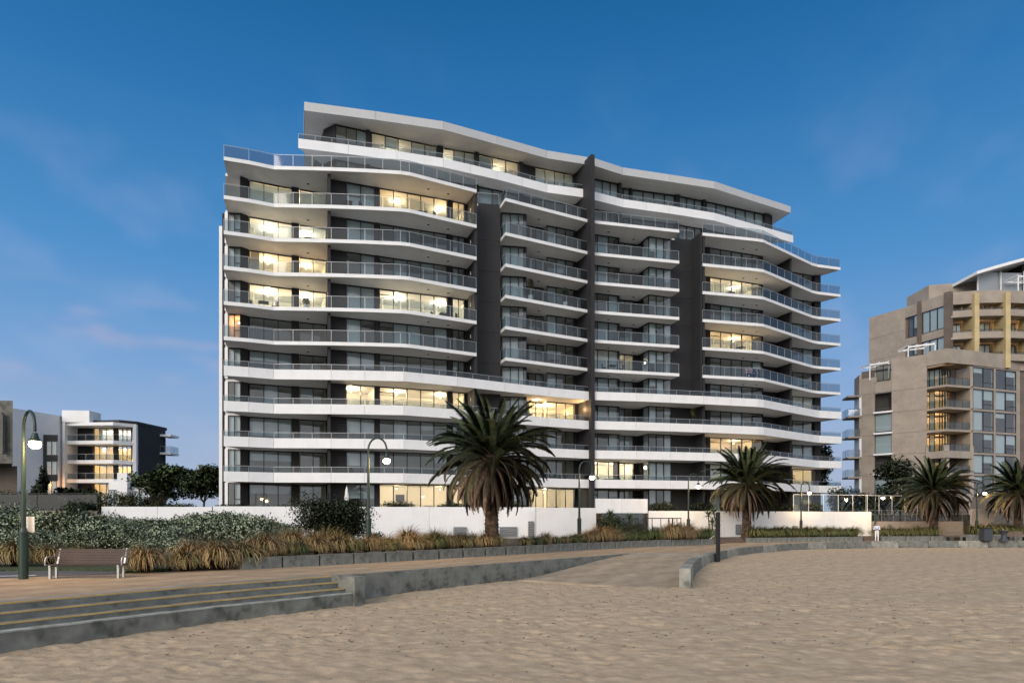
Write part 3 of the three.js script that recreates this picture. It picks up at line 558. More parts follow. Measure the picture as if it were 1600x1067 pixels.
{ // set-back storeys 10 and 11
  for (const k of [10, 11]) {
    const y0 = FL(k) + 0.01, y1 = FL(k + 1) - (k === 11 ? 0.03 : 0.31), seg = [[1, 2, 3], [2, 3, 5], [3, 4, 3], [4, 5, 3], [6, 7, 4], [9, 10, 3], [11, 12, 2], [12, 13, 4], [13, 14, 3], [14, 15, 6]];
    for (const [i, j, n] of seg) addWindow(tower, at(PG[i], PG[j], 0.04), at(PG[i], PG[j], 0.94), y0, y1, n, { blinds: k === 11 ? (i >= 6 ? Array(n).fill(1) : blindRow(n, 0.5, 0.35)) : blindRow(n, 0.3) });
    for (let i = 0; i < PG.length - 1; i++) { if (i === 8) continue; const a = PG[i], b = PG[i + 1], [, , l] = unit(a, b); if (seg.some((s) => s[0] === i)) { part('pier', wall(at(a, b, 0.93), at(a, b, 1 + 0.1 / l), -0.3, 0.2, y0, y1), M.charcoal, tower); part('pier', wall(at(a, b, -0.1 / l), at(a, b, 0.045), -0.02, 0.2, y0, y1), M.charcoal, tower); } else part('pier', wall(a, b, 0, 0.25, y0, y1), M.charcoal, tower); }
    rooms(k, { A: [[-17, 65.9], [-14.2, 67]], B: [[-14, 67.1], [-3.8, 71.0]], C: [[-3.5, 71.1], [6.9, 75.5]], D: [[9.2, 76.3], [13.6, 78.7]], E: [[13.7, 78.8], [31.9, 85.3]] }, k === 11 ? { B: 5, C: 6 } : {}, 4.5);
    part('rear_wall', [wall(PBACK[2], PG[0], 0, 0.2, FL(k), y1), wall(PBACK[1], PBACK[2], 0, 0.2, FL(k), y1), wall(PBACK[0], PBACK[1], 0, 0.2, FL(k), y1), wall(PG[16], PBACK[0], 0, 0.2, FL(k), y1)], M.charcoal, tower);
  }
}
// wall lights on the fin and cross walls (unlit lenses), one pair of lit ones on the fourth storey
for (let k = 1; k < 10; k++) {
  for (const [x, d] of [[7.72, 73.4], [-4.05, 67.2]]) { const l = part('wall_light', new THREE.CylinderGeometry(0.06, 0.06, 0.32, 10), k === 3 && x > 0 ? M.lampGlow : M.pot, tower); l.position.set(x, FL(k) + 1.95, -d); }
}
pointLight(7.45, FL(3) + 1.95, -73.15, 5, lin(255, 205, 140), 4);
{ const l = part('balcony_light', cyl(0.11, 0.11, 0.05), M.lampGlow, tower); l.position.set(2.6, FL(4) - 0.36, -72.2); pointLight(2.6, FL(4) - 0.45, -72.2, 7, lin(255, 205, 140), 4); }
// small soffit fittings
for (let k = 5; k <= 10; k++) for (const [x, d] of [[-8.0, 65.2], [-6.2, 66.2], [2.8, 71.8], [10.6, 74.9], [13.7, 76.9], [27.0, 79.6], [28.6, 79.8], [-19.2, 64.2]]) { const l = part('soffit_vent', cyl(0.12, 0.12, 0.03, 0, 0, 0, 10), M.charcoal, tower); l.position.set(x, FL(k) - 0.345, -d); }
rebase(tower, [8, 2.47, -75]);

// ------------------------------------------------------------------ brown apartment building
{
  const b = thing('brown_building', 'stepped tan rendered apartment building with corner balconies and cream columns', 'building');
  const Y = (h) => h + EYE;
  const K = [[52.8, 103], [55.4, 99.7], [59, 97], [60.5, 94.9], [64.8, 96.2], [74.4, 100], [90, 101]];
  // lower block: flank with a recessed window column
  const flankA = [54.0, 101.6], flankB = [55.6, 99.85];
  const levels = [0.6, 3.6, 6.6, 9.6, 12.7, 15.8, 18.9, 22.0];
  for (let i = 0; i < 7; i++) {
    const y0 = Y(levels[i]), y1 = Y(levels[i + 1]) - 0.03;
    part('wall_panel', wall(K[0], flankA, 0, 0.4, y0, Math.min(y1, Y(20.5))), M.brown, b);
    part('wall_panel', wall(flankB, K[2], 0, 0.4, y0, i === 6 ? Y(23.6) : y1), M.brown, b);
    if (i > 0 && i < 6) {
      addWindow(b, [flankA[0] + 0.1, flankA[1] + 0.1], flankB, y0 + 0.25, y1 - 0.02, 1, { blinds: [[0], [1], [0], [1], [0.95], [0]][i % 6], frame: M.greyWall });
      part('window_ledge', wall([flankA[0] - 0.15, flankA[1] - 0.1], [flankB[0] + 0.05, flankB[1] - 0.15], -0.3, 0.25, y0, y0 + 0.25), M.white, b);
      part('room', [wall([55, 104], [58, 101.5], 0, 0.1, y0, y1)], M.room, b);
    } else part('wall_panel', wall(flankA, flankB, 0.1, 0.4, y0, y1), M.brown, b);
    // little balconies on the far flank
    if (i > 0) {
      const s = part('balcony', prism([[51.0, 103.6], [52.7, 102.9], [53.4, 106], [51.6, 106.6]], y0 - 0.25, y0), M.brown, b);
      if (i < 6) balustrade(s, [[51.6, 106.4], [51.1, 103.7], [52.6, 103.05]], y0, { step: 1.2, m: M.frame });
      part('wall_panel', prism([[52.55, 103.2], [52.85, 103.05], [53.7, 106.3], [53.4, 106.4]], y0, y1), i % 2 ? M.white : M.brown, b);
    }
  }
  part('parapet', wall([52.8, 103], [54.2, 101.4], -0.02, 0.42, Y(20.5), Y(21.3)), M.brown, b);
  // corner balconies
  const front = [K[2], K[3], K[4]], wallIn = [[60.0, 99.2], [61.2, 97.6], [64.0, 98.8]];
  for (let i = 1; i < 7; i++) {
    const y0 = Y(levels[i]), y1 = Y(levels[i + 1]);
    const s = part('balcony', prism([...front, [65.0, 99.5], [59.6, 100]], y0 - 0.3, y0), M.brown, b);
    if (i === 1 || i === 3) part('fascia_panel', band(front, -0.12, 0.1, y0 - 0.9, y0 + 0.1), M.brown, b);
    balustrade(s, offset(front, 0.15), y0, { step: 1.4, m: M.frame });
    const lit = i === 4 || i === 5 || i === 3;
    addWindow(b, wallIn[0], wallIn[1], y0 + 0.01, y1 - 0.32, 3, { blinds: lit ? [0, 1, 0] : [1, 1, 0.4] });
    addWindow(b, wallIn[1], at(wallIn[1], wallIn[2], 0.75), y0 + 0.01, y1 - 0.32, 4, { blinds: lit ? [0, 0, 1, 0] : [1, 0, 0, 0.3] });
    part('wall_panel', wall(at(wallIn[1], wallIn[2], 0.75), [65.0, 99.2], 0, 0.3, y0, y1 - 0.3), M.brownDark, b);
    part('wall_panel', wall([64.9, 96.3], [64.6, 99.2], -0.2, 0.2, y0, y1 - 0.3), M.brown, b);
    part('room', [wall([59.4, 103], [65, 103], 0, 0.1, y0, y1 - 0.3), wall([59.3, 103], [59.6, 99.7], 0, 0.1, y0, y1 - 0.3), wall([65, 99.4], [65, 103], 0, 0.1, y0, y1 - 0.3)], M.room, b);
    if (lit) { const l = part('pendant_light', new THREE.SphereGeometry(0.16, 12, 10), M.glow, b); l.position.set(62, y0 + 2.2, -100.2); pointLight(62, y0 + 2.2, -100.2, i === 3 ? 26 : 17, lin(255, 196, 128), 6); }
  }
  for (const x of [[59.2, 96.95], [60.6, 95.05], [64.9, 96.35]]) part('column', prism([[x[0] - 0.35, x[1]], [x[0] + 0.35, x[1]], [x[0] + 0.35, x[1] + 0.7], [x[0] - 0.35, x[1] + 0.7]], Y(0.6), Y(10.5)), M.brown, b);
  part('parapet', band([K[2], K[3], K[4], K[5], K[6]], -0.1, 0.35, Y(21.9), Y(23.9)), M.brown, b);
  // glazed bay grid
  for (let i = 1; i < 7; i++) {
    const y0 = Y(levels[i]), y1 = Y(levels[i + 1]) - 0.28;
    part('spandrel', wall([65.2, 96.5], K[5], -0.06, 0.3, y1, y1 + 0.28), M.brown, b);
    for (const [t0, t1, n] of [[0, 0.43, 2], [0.47, 0.92, 2]]) {
      addWindow(b, at([65.2, 96.5], K[5], t0), at([65.2, 96.5], K[5], t1), y0, y1, n, { blinds: [[1, 0.5], [0.25, 0], [0.95, 0.4], [0, 0.3], [1, 0]][(i + (t0 ? 2 : 0)) % 5], transom: { 1: 0.7 } });
    }
    part('column', wall(at([65.2, 96.5], K[5], 0.43), at([65.2, 96.5], K[5], 0.47), -0.08, 0.3, y0, y1), M.brown, b);
    part('column', wall(at([65.2, 96.5], K[5], 0.92), K[5], -0.08, 0.3, y0, y1), M.brown, b);
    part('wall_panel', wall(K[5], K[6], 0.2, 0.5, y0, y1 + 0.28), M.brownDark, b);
    part('room', [wall([65.5, 101], [76, 104.5], 0, 0.1, y0, y1)], M.room, b);
  }
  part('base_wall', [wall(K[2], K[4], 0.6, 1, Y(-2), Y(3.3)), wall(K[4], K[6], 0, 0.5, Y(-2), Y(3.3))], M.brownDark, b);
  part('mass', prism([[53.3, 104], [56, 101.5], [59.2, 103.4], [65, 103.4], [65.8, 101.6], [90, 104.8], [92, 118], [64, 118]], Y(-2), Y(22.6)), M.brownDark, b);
  // upper tower: flank, window bay, loggias between cream columns
  const T = [[59, 112.7], [61.9, 106.6], [64.1, 100.3]], top = 33.4;
  part('mass', prism([[59.2, 113], [62.1, 107], [65.6, 104], [90, 104.5], [91, 124], [67.5, 125]], Y(22), Y(32.6)), M.brownDark, b);
  for (const [y0, y1] of [[22.2, 26.2], [26.23, 29.8], [29.83, top]]) part('wall_panel', wall(T[0], [61.7, 107.1], 0, 0.5, Y(y0), Y(y1)), M.brown, b);
  part('parapet', [wall([61.7, 107.1], T[2], 0, 0.5, Y(31.7), Y(top)), wall([61.7, 107.1], T[2], 0, 0.5, Y(27.2), Y(28.4)), wall([61.7, 107.1], T[2], 0, 0.5, Y(23), Y(24.6))], M.brown, b);
  part('column', wall(at(T[1], T[2], 0.28), at(T[1], T[2], 0.36), -0.35, 0.5, Y(23), Y(top + 0.1)), M.brownDark, b);
  part('column', wall(at(T[1], T[2], 0.94), [64.3, 99.9], -0.35, 0.5, Y(23), Y(top + 0.1)), M.brownDark, b);
  for (const [y0, y1, bl] of [[24.6, 27.2, 0.9], [28.4, 31.7, 1]]) { addWindow(b, at(T[1], T[2], 0.02), at(T[1], T[2], 0.28), Y(y0), Y(y1), 2, { blinds: [0, 0.6] }); addWindow(b, at(T[1], T[2], 0.38), at(T[1], T[2], 0.93), Y(y0), Y(y1), 3, { blinds: [bl, bl, bl] }); }
  const arc = [[64.3, 99.9], [67.3, 99.0], [71.6, 98.7], [75.6, 99.2], [79.4, 100.2], [84, 101.8]];
  for (const [y0, y1] of [[23.4, 26.4], [26.7, 29.6], [29.9, top]]) {
    for (let i = 0; i < arc.length - 1; i++) {
      const a = arc[i], c = arc[i + 1], bk = [[a[0], a[1] + 2.6], [c[0], c[1] + 2.6]];
      const s = part('balcony', prism([a, c, bk[1], bk[0]], Y(y0) - 0.28, Y(y0)), M.brown, b);
      part('fascia_panel', wall(at(a, c, 0.05), at(a, c, 0.95), 0.25, 0.45, Y(y0) - 0.3, Y(y0) + 0.75), M.brown, s);
      balustrade(s, offset([at(a, c, 0.06), at(a, c, 0.94)], 0.35), Y(y0), { low: 0.75, postLow: 0.7, step: 2, m: M.frame });
      addWindow(b, at(bk[0], bk[1], 0.36), at(bk[0], bk[1], 0.86), Y(y0) + 0.01, Y(y1) - 0.3, 3, { blinds: [0, 0.4, 1] });
      part('wall_panel', wall(at(bk[0], bk[1], 0.01), at(bk[0], bk[1], 0.36), 0, 0.3, Y(y0), Y(y1) - 0.3), M.cream, b);
      if (i > 0 && i < 4 && y0 < 29 && y0 > 24) { const l = part('pendant_light', new THREE.SphereGeometry(0.14, 12, 10), M.glow, b), p = at(bk[0], bk[1], 0.4); l.position.set(p[0], Y(y0) + 2.2, -p[1] - 0.9); pointLight(p[0], Y(y0) + 2.2, -p[1] - 0.9, 9, lin(255, 205, 140), 6); }
    }
  }
  for (let i = 1; i < arc.length; i++) part('column', prism([[arc[i][0] - 0.35, arc[i][1] - 0.3], [arc[i][0] + 0.35, arc[i][1] - 0.3], [arc[i][0] + 0.5, arc[i][1] + 2.5], [arc[i][0] - 0.1, arc[i][1] + 2.5]], Y(22), Y(top - 0.5)), M.cream, b);
  part('parapet', band(arc, 0.3, 0.7, Y(31.6), Y(top)), M.brown, b);
  part('roof_slab', prism([...offset(arc, 0.6), [84, 112], [64.5, 112]], Y(31.8), Y(32.2)), M.brown, b);
  // roof-top rooms: plant room, screened terrace and the swept white roof
  part('roof_room', prism([[66, 108], [74, 106], [74, 114], [66, 114]], Y(32.4), Y(37.2)), M.brown, b);
  part('screen', prism([[70.6, 103.5], [77.6, 103.8], [77.6, 103.9], [70.6, 103.6]], Y(33.2), Y(37.6)), M.rail, b);
  for (const x of [70.6, 74.1, 77.6]) part('screen_post', box(0.14, 4.6, 0.14, x, Y(35.4), -103.4), M.white, b);
  part('roof_room', prism([[77.8, 104], [92, 105], [92, 113], [77.8, 113]], Y(32.4), Y(39.5)), M.charcoal, b);
  { // swept roof
    const pos = [], idx = [], uv = [], n = 16, pr = (t) => [69.2 + t * 26, 36.6 + 8.0 * t - 2.4 * t * t];
    for (let i = 0; i <= n; i++) { const [x, h] = pr(i / n); for (const [d, e] of [[101.5, 0], [115, 0], [115, 0.45], [101.5, 0.45]]) { pos.push(x, Y(h) + e, -d); uv.push(x, d + e); } }
    for (let i = 0; i < n; i++) for (let k = 0; k < 4; k++) { const a = i * 4 + k, c = i * 4 + (k + 1) % 4; idx.push(a, a + 4, c, c, a + 4, c + 4); }
    idx.push(0, 1, 2, 0, 2, 3, n * 4, n * 4 + 2, n * 4 + 1, n * 4, n * 4 + 3, n * 4 + 2);
    let g = new THREE.BufferGeometry(); g.setAttribute('position', new THREE.Float32BufferAttribute(pos, 3)); g.setAttribute('uv', new THREE.Float32BufferAttribute(uv, 2)); g.setIndex(idx); g = g.toNonIndexed(); g.computeVertexNormals();
    part('swept_roof', g, M.white, b);
  }
  // white pergolas
  const perg = (a, c, y, h) => { const u = unit(a, c), n = Math.round(u[2] / 1.2), g = [wall(a, c, -0.06, 0.06, Y(y + h), Y(y + h) + 0.22), wall([a[0], a[1] + 2.5], [c[0], c[1] + 2.5], -0.06, 0.06, Y(y + h), Y(y + h) + 0.22)]; for (let i = 0; i <= n; i++) { const p = at(a, c, i / n); g.push(box(0.1, 0.12, 2.7, p[0], Y(y + h) + 0.28, -p[1] - 1.25)); } g.push(box(0.14, h, 0.14, a[0], Y(y + h / 2), -a[1]), box(0.14, h, 0.14, c[0], Y(y + h / 2), -c[1])); part('pergola', g, M.white, b); };
  perg([53.5, 102.0], [55.4, 100.3], 20.9, 2.2); perg([58.6, 100.9], [61.4, 99.0], 23.6, 1.9); perg([74.5, 100.4], [82, 101.4], 33.2, 2.6);
  addWindow(b, [54.2, 101.5], [55.5, 100.0], Y(20.6), Y(22.9), 2, {});
  rebase(b, [65, 2.47, -105]);
}
// ------------------------------------------------------------------ low apartment block on the other side
{
  const b = thing('low_apartment_block', 'four storey white and charcoal apartment block with lit balconies beyond the trees', 'building');
  const Y = (h) => h + EYE, fl = [0.3, 3.3, 6.35, 9.4, 12.5, 15.5];
  const P = [[-71.2, 109], [-63.4, 108.4], [-61.5, 111.0]];     // balcony front, chamfered at the end
  for (let i = 1; i < 6; i++) {
    const y = Y(fl[i]) ;
    const s = part(i === 5 ? 'roof_slab' : 'balcony', prism([P[0], P[1], [-61.3, 110.8], [-61.4, 113], [-71.2, 113]], i === 5 ? Y(15.1) : y - 0.35, i === 5 ? Y(15.6) : y + 0.2), M.white, b);
    if (i < 5) balustrade(s, offset([P[0], P[1], [-61.7, 110.5]], 0.25), y + 0.2, { step: 1.6, rail: 1.0 });
  }
  for (let i = 0; i < 5; i++) {
    const y0 = Y(i ? fl[i] + 0.2 : 0), y1 = i === 4 ? Y(15.1) : Y(fl[i + 1]) - 0.35;
    addWindow(b, [-68.6, 111.6], [-65.2, 111.6], y0, y1, 3, { blinds: [0, i > 3 ? 1 : 0, 0.2] });
    addWindow(b, [-64.4, 111.6], [-62.3, 111.6], y0, y1, 3, { blinds: i > 3 ? [1, 1, 1] : [0, 0, 0] });
    addWindow(b, [-62.2, 111.5], [-61.3, 112.2], y0 + 0.2, y1, 1, { blinds: [0.9] });
    part('wall_panel', wall([-71.2, 111.8], [-68.5, 111.8], 0, 0.2, y0, y1), i ? M.charcoal : M.white, b); part('wall_panel', wall([-65.2, 111.5], [-64.4, 111.5], 0, 0.2, y0, y1), i ? M.charcoal : M.white, b);
    part('room', [wall([-69, 116], [-61.7, 116], 0, 0.1, y0, y1), wall([-69, 116], [-69, 111.8], -0.1, 0, y0, y1), wall([-61.8, 112.5], [-61.8, 116], 0, 0.1, y0, y1)], M.room, b);
    if (i > 0) { const l = part('pendant_light', new THREE.SphereGeometry(0.18, 12, 10), M.glow, b); l.position.set(-65.5, y0 + 2.2, -113.4); pointLight(-65.5, y0 + 2.2, -113.4, [0, 20, 26, 20, 12][i], lin(255, 200, 130), 6); }
  }
  part('side_wall', wall([-71.6, 108.6], [-71.2, 108.6], 0, 4, Y(0), Y(17.2)), M.white, b);
  part('side_wall', prism([[-71.6, 108.5], [-67.5, 108.9], [-67.5, 112], [-71.6, 112]], Y(15.62), Y(17.5)), M.white, b);
  part('roof_edge', prism([[-68, 110], [-63, 109.4], [-61.1, 111.2], [-60.2, 119], [-68, 121]], Y(15.62), Y(16.1)), M.charcoal, b);
  part('corner_post', [prism([[-61.5, 110.6], [-61.1, 110.9], [-61.2, 111.6], [-61.6, 111.3]], Y(6.1), Y(15.6))], M.white, b);
  part('flank_wall', prism([[-61.15, 111.7], [-60.2, 118.5], [-60.6, 119], [-61.6, 112.3]], Y(0), Y(15.6)), M.charcoal, b);
  part('flank_frame', prism([[-61.0, 116.6], [-60.2, 118.6], [-60.5, 118.9], [-61.3, 117.0]], Y(0), Y(14.2)), M.white, b);
  for (const h of [11.3, 14.4]) { const s = part('flank_balcony', prism([[-60.5, 117.0], [-58.7, 117.2], [-58.6, 120.0], [-60.3, 120.0]], Y(h), Y(h) + 0.35), M.white, b); if (h < 12) balustrade(s, [[-60.4, 117.1], [-58.8, 117.3], [-58.7, 119.9]], Y(h) + 0.35, { step: 1.4 }); }
  // wing behind: charcoal window bay and white gable
  part('white_gable', prism([[-74.3, 99.5], [-71.9, 108.4], [-72.2, 115], [-90, 115], [-90, 99.5]], Y(-1), Y(16.6)), M.white, b);
  for (let i = 0; i < 4; i++) {
    const y0 = Y(fl[i] + 0.5), y1 = Y(fl[i + 1]) - 0.2;
    part('bay_panel', wall([-74.0, 105.6], [-70.7, 106], -0.1, 0.2, y1, y1 + 0.95), M.charcoal, b);
    part('bay_panel', wall([-74.0, 105.6], [-72.2, 105.8], -0.1, 0.2, y0 - 0.02, y1), M.charcoal, b);
    addWindow(b, [-72.2, 105.75], [-70.7, 105.95], y0, y1, 2, { blinds: i === 1 ? [0, 1] : [0.3, 1] });
    if (i === 1) pointLight(-71.6, y0 + 1.8, -107, 7, lin(255, 180, 110), 4);
  }
  part('ground_wing', prism([[-63.5, 107.4], [-57.3, 107.8], [-57.3, 112], [-63.5, 112]], Y(-1), Y(6.2)), M.white, b);
  part('ground_wing', prism([[-61.6, 106.4], [-60.1, 106.5], [-60.1, 107.3], [-61.6, 107.2]], Y(-1), Y(7.4)), M.white, b);
  addWindow(b, [-63.4, 107.25], [-61.8, 107.25], Y(0.6), Y(4.8), 2, { blinds: [1, 0.8], transom: { 0: 1.8, 1: 1.8 } });
  addWindow(b, [-59.8, 107.5], [-57.6, 107.65], Y(0.6), Y(4.6), 2, { blinds: [0.2, 0.2] });
  rebase(b, [-65, 2.47, -112]);
}
{ // grey concrete building at the picture's edge
  const b = thing('grey_concrete_building', 'grey concrete building with overhanging upper storey beside the street lamp', 'building');
  part('upper_storey', prism([[-47, 58], [-42.6, 58.2], [-48.6, 66], [-62, 66], [-62, 57.5]], EYE + 4.85, EYE + 10.2), M.greyWall, b);
  part('window_recess', prism([[-47.2, 57.7], [-43.2, 57.9], [-43.2, 58.05], [-47.2, 57.85]], EYE + 5.8, EYE + 8.8), M.charcoal, b);
  part('window_frame', [box(0.25, 3.4, 0.3, -43.15, EYE + 7.3, -57.75), box(4.2, 0.25, 0.3, -45.2, EYE + 9.0, -57.72)], M.greyWall, b);
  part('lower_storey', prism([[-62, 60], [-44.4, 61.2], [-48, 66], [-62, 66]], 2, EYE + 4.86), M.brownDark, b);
  rebase(b, [-50, 2.47, -60]);
}
// glass fences
function fence(line, y, label, o) { const f = thing('glass_fence', label, 'fence'); balustrade(f, line, y, o); rebase(f, [line[0][0], y, -line[0][1]]); }
fence([[-60, 47.7], [-30.9, 50.8]], 2.55, 'dark tinted glass fence on the beige wall', { rail: 1.3, step: 4.2, low: 0.02, m: M.frame, glass: M.darkGlass });
fence([[27, 65.4], [35.0, 67.2]], 2.6, 'tall pale framed glass fence above the white wall', { rail: 1.75, step: 1.6, m: M.white, glass: M.clear });
fence([[35.4, 67.5], [46, 69.7]], 1.75, 'low silver framed glass fence over the tan wall', { rail: 1.1, step: 1.3, m: M.rail, glass: M.clear });
fence([[35.6, 68.6], [46, 70.8]], 2.47, 'white post glass fence in front of the dark hedge', { rail: 1.9, step: 1.5, m: M.white, glass: M.clear });
fence([[51.6, 70.0], [60.5, 71.3], [90, 75.6]], 2.45, 'dark glass fence over the tan wall with square vents', { rail: 1.3, step: 2.0, m: M.frame });
for (const [x, d] of [[37.5, 67.65], [48.0, 68.48], [54.2, 69.9], [59.5, 70.75]]) vent(x, d, 0.15, 0.42, 0.42, 1.0, `square dark vent in the tan wall ${x < 40 ? 'under the picket glass fence' : x < 50 ? 'next to the palm trunk' : x < 56 ? 'behind the planter grasses' : 'near the outer palm'}`);
solo('stair_screen', wall([7.6, 57.9], [11.4, 58.8], 0, 0.02, 0.6, 2.5), M.clear, 'pale glass stair screen leaning against the white stair wall', 'screen');
solo('stair_handrail', [bar([8.2, 2.6, -57.6], [10.4, 1.35, -58.0], 0.06, 0.06), bar([8.2, 0.4, -57.6], [8.2, 2.6, -57.6], 0.05, 0.05), bar([10.4, 0.4, -58.0], [10.4, 1.35, -58.0], 0.05, 0.05)], M.black, 'sloping black stair handrail among the yuccas', 'handrail');
{
  const g = thing('gate_frame', 'black square steel gate frame in front of the white wall', 'gate', [12.1, 0.4, -55]);
  part('top_rail', box(3.1, 0.07, 0.07, 0, 1.62, 0), M.black, g);
  for (const x of [-1.52, -0.8, -0.1, 0.55, 0.85, 1.2, 1.52]) part('post', box(x > 0.5 && x < 1 ? 0.09 : 0.05, 1.62, 0.05, x, 0.81, 0), M.black, g);
  part('letterbox', box(0.4, 0.3, 0.12, -0.42, 0.75, 0), M.louvre, g);
}
// ------------------------------------------------------------------ plants
function leafGeo(r, blobs, n, size, cols, o = {}) {
  const pos = new Float32Array(n * 18), nor = new Float32Array(n * 18), col = new Float32Array(n * 18), q = new THREE.Quaternion(), e = new THREE.Euler(), vol = blobs.map((b) => b[3] * b[4] * b[5]), tot = vol.reduce((a, b) => a + b);
  const shape = [[0, -0.5], [0.5, 0], [0, 0.55], [0, -0.5], [0, 0.55], [-0.5, 0]], v = new THREE.Vector3(), nn = new THREE.Vector3(), out = new THREE.Vector3();
  for (let i = 0; i < n; i++) {
    let t = r() * tot, k = 0; while (k < blobs.length - 1 && t > vol[k]) t -= vol[k++];
    const b = blobs[k];
    out.set(r() - 0.5, r() - 0.5, r() - 0.5).normalize(); if (o.up && out.y < -0.3) out.y *= -1;
    const rad = Math.pow(r(), o.pow ?? 0.28) * (0.86 + 0.3 * n3(out.x * 1.9 + k, out.y * 1.9, out.z * 1.9 + k * 3));
    const cx = b[0] + out.x * b[3] * rad, cy = b[1] + out.y * b[4] * rad, cz = b[2] + out.z * b[5] * rad, s = size * (0.6 + 0.8 * r());
    e.set(r() * 6.28, r() * 6.28, r() * 6.28); q.setFromEuler(e); if (o.upright) q.slerp(new THREE.Quaternion().setFromEuler(new THREE.Euler(rnd(-0.5, 0.5, r), r() * 6.28, rnd(-0.5, 0.5, r))), o.upright);
    const c = cols[Math.floor(r() * cols.length)], j = o.vary ? 1 + o.vary * (r() - 0.5) : 0.75 + 0.5 * r();
    nn.set(0, 0, 1).applyQuaternion(q); if (nn.dot(out) < 0) nn.negate(); nn.multiplyScalar(o.soft ?? 0.5).addScaledVector(out, 0.75).normalize();
    for (let m = 0; m < 6; m++) {
      v.set(shape[m][0] * s * (o.wide ?? 0.6), shape[m][1] * s, Math.abs(shape[m][0]) * s * 0.25).applyQuaternion(q);
      const p = i * 18 + m * 3; pos[p] = cx + v.x; pos[p + 1] = Math.max(cy + v.y, 0.01); pos[p + 2] = cz + v.z;
      nor[p] = nn.x; nor[p + 1] = nn.y; nor[p + 2] = nn.z; col[p] = c[0] * j; col[p + 1] = c[1] * j; col[p + 2] = c[2] * j;
    }
  }
  const g = new THREE.BufferGeometry(); g.setAttribute('position', new THREE.BufferAttribute(pos, 3)); g.setAttribute('normal', new THREE.BufferAttribute(nor, 3)); g.setAttribute('color', new THREE.BufferAttribute(col, 3));
  return g;
}
function limb(a, b, r0, r1, r) { const A = new THREE.Vector3(...a), B = new THREE.Vector3(...b), m = A.clone().lerp(B, 0.5).add(new THREE.Vector3(rnd(-0.12, 0.12, r), 0, rnd(-0.12, 0.12, r)).multiplyScalar(A.distanceTo(B))); const g = new THREE.TubeGeometry(new THREE.CatmullRomCurve3([A, m, B]), 6, 1, 7); const p = g.attributes.position, c = new THREE.Vector3(), curve = g.parameters.path; for (let i = 0; i < p.count; i++) { const t = Math.floor(i / 8) / 6; curve.getPointAt(t, c); const k = lerp(r0, r1, t); p.setXYZ(i, c.x + (p.getX(i) - c.x) * k, c.y + (p.getY(i) - c.y) * k, c.z + (p.getZ(i) - c.z) * k); } return g; }
const GREEN = [[0.055, 0.09, 0.032], [0.075, 0.11, 0.04], [0.042, 0.066, 0.026], [0.09, 0.115, 0.042]], DARKG = [[0.024, 0.038, 0.018], [0.033, 0.05, 0.022], [0.044, 0.057, 0.026]], SILVER = [[0.29, 0.36, 0.25], [0.305, 0.372, 0.268], [0.275, 0.345, 0.23], [0.315, 0.378, 0.285], [0.27, 0.33, 0.20]], OLIVE = [[0.07, 0.085, 0.02], [0.1, 0.1, 0.03], [0.05, 0.07, 0.02]], RUST = [[0.12, 0.07, 0.05], [0.08, 0.06, 0.03], [0.06, 0.08, 0.03]];
function tree(name, label, x, y, d, h, wd, cols, seed, o = {}) {
  const r = mulberry(seed), t = thing(name, label, 'tree', [x, y, -d], 0, o.group), th = h * (o.bare ?? 0.3), blobs = [], limbs = [limb([0, -0.1, 0], [rnd(-0.2, 0.2, r), th, 0], 0.16 * h / 6, 0.1 * h / 6, r)];
  const nb = o.blobs || 9;
  for (let i = 0; i < nb; i++) {
    const a = i / nb * 6.28 + r(), rr = (o.cone ? (1 - i / nb) : 0.35 + 0.65 * r()) * wd * 0.34, cy = o.cone ? lerp(h * 0.15, h * 0.92, i / nb) : lerp(th + h * 0.1, h * 0.82, r()), s = o.cone ? (1.1 - 0.8 * i / nb) : 0.75 + 0.5 * r();
    const bx = o.cone ? Math.cos(a) * rr * 0.4 : Math.cos(a) * rr, bz = o.cone ? Math.sin(a) * rr * 0.4 : Math.sin(a) * rr;
    blobs.push([bx, cy, bz, wd * 0.27 * s, h * (o.flat ?? 0.17) * s, wd * 0.27 * s]);
    limbs.push(limb([0, th * 0.8, 0], [bx * 0.8, cy - 0.1 * h * s, bz * 0.8], 0.07 * h / 6, 0.02, r));
  }
  part('trunk', limbs, M.bark, t);
  part('crown', leafGeo(r, blobs, o.n || 5000, o.leaf || 0.32, cols, { pow: 0.35, wide: o.wide }), M.leaf, t);
  return t;
}
tree('broad_tree', 'broad green tree with bare lower branches beside the white building', -40.2, 2.4, 79, 6.8, 7.5, GREEN.map((c) => c.map((v) => v * 1.6)), 101, { n: 6500 });
tree('broad_tree', 'darker green tree touching the flank of the white building', -34.8, 2.4, 77, 5.9, 5.6, GREEN.map((c) => c.map((v) => v * 1.15)), 102, { n: 5000 });
tree('conifer_tree', 'dark pointed conifer behind the tall street lamp', -56.5, 2.0, 82, 7.0, 4.4, DARKG, 103, { cone: 1, blobs: 12, n: 5000 });
tree('broad_tree', 'olive shrubby tree below the lit low apartment block', -47, 2.0, 74, 3.6, 5.2, [...OLIVE, ...DARKG], 104, { n: 3000, bare: 0.12 });
tree('broad_tree', 'dark dense tree in front of the brown building', 46.8, 2.4, 82, 7.0, 6.0, DARKG, 105, { n: 5500, bare: 0.2 });
tree('broad_tree', 'tall dark tree in the gap between the two big buildings', 47, 2.4, 108, 12.5, 8, DARKG, 106, { n: 6500, leaf: 0.5 });
tree('broad_tree', 'dark tree standing behind the end balconies of the white building', 42, 2.4, 99, 9.6, 7, [...DARKG, ...GREEN], 107, { n: 5000, leaf: 0.45 });
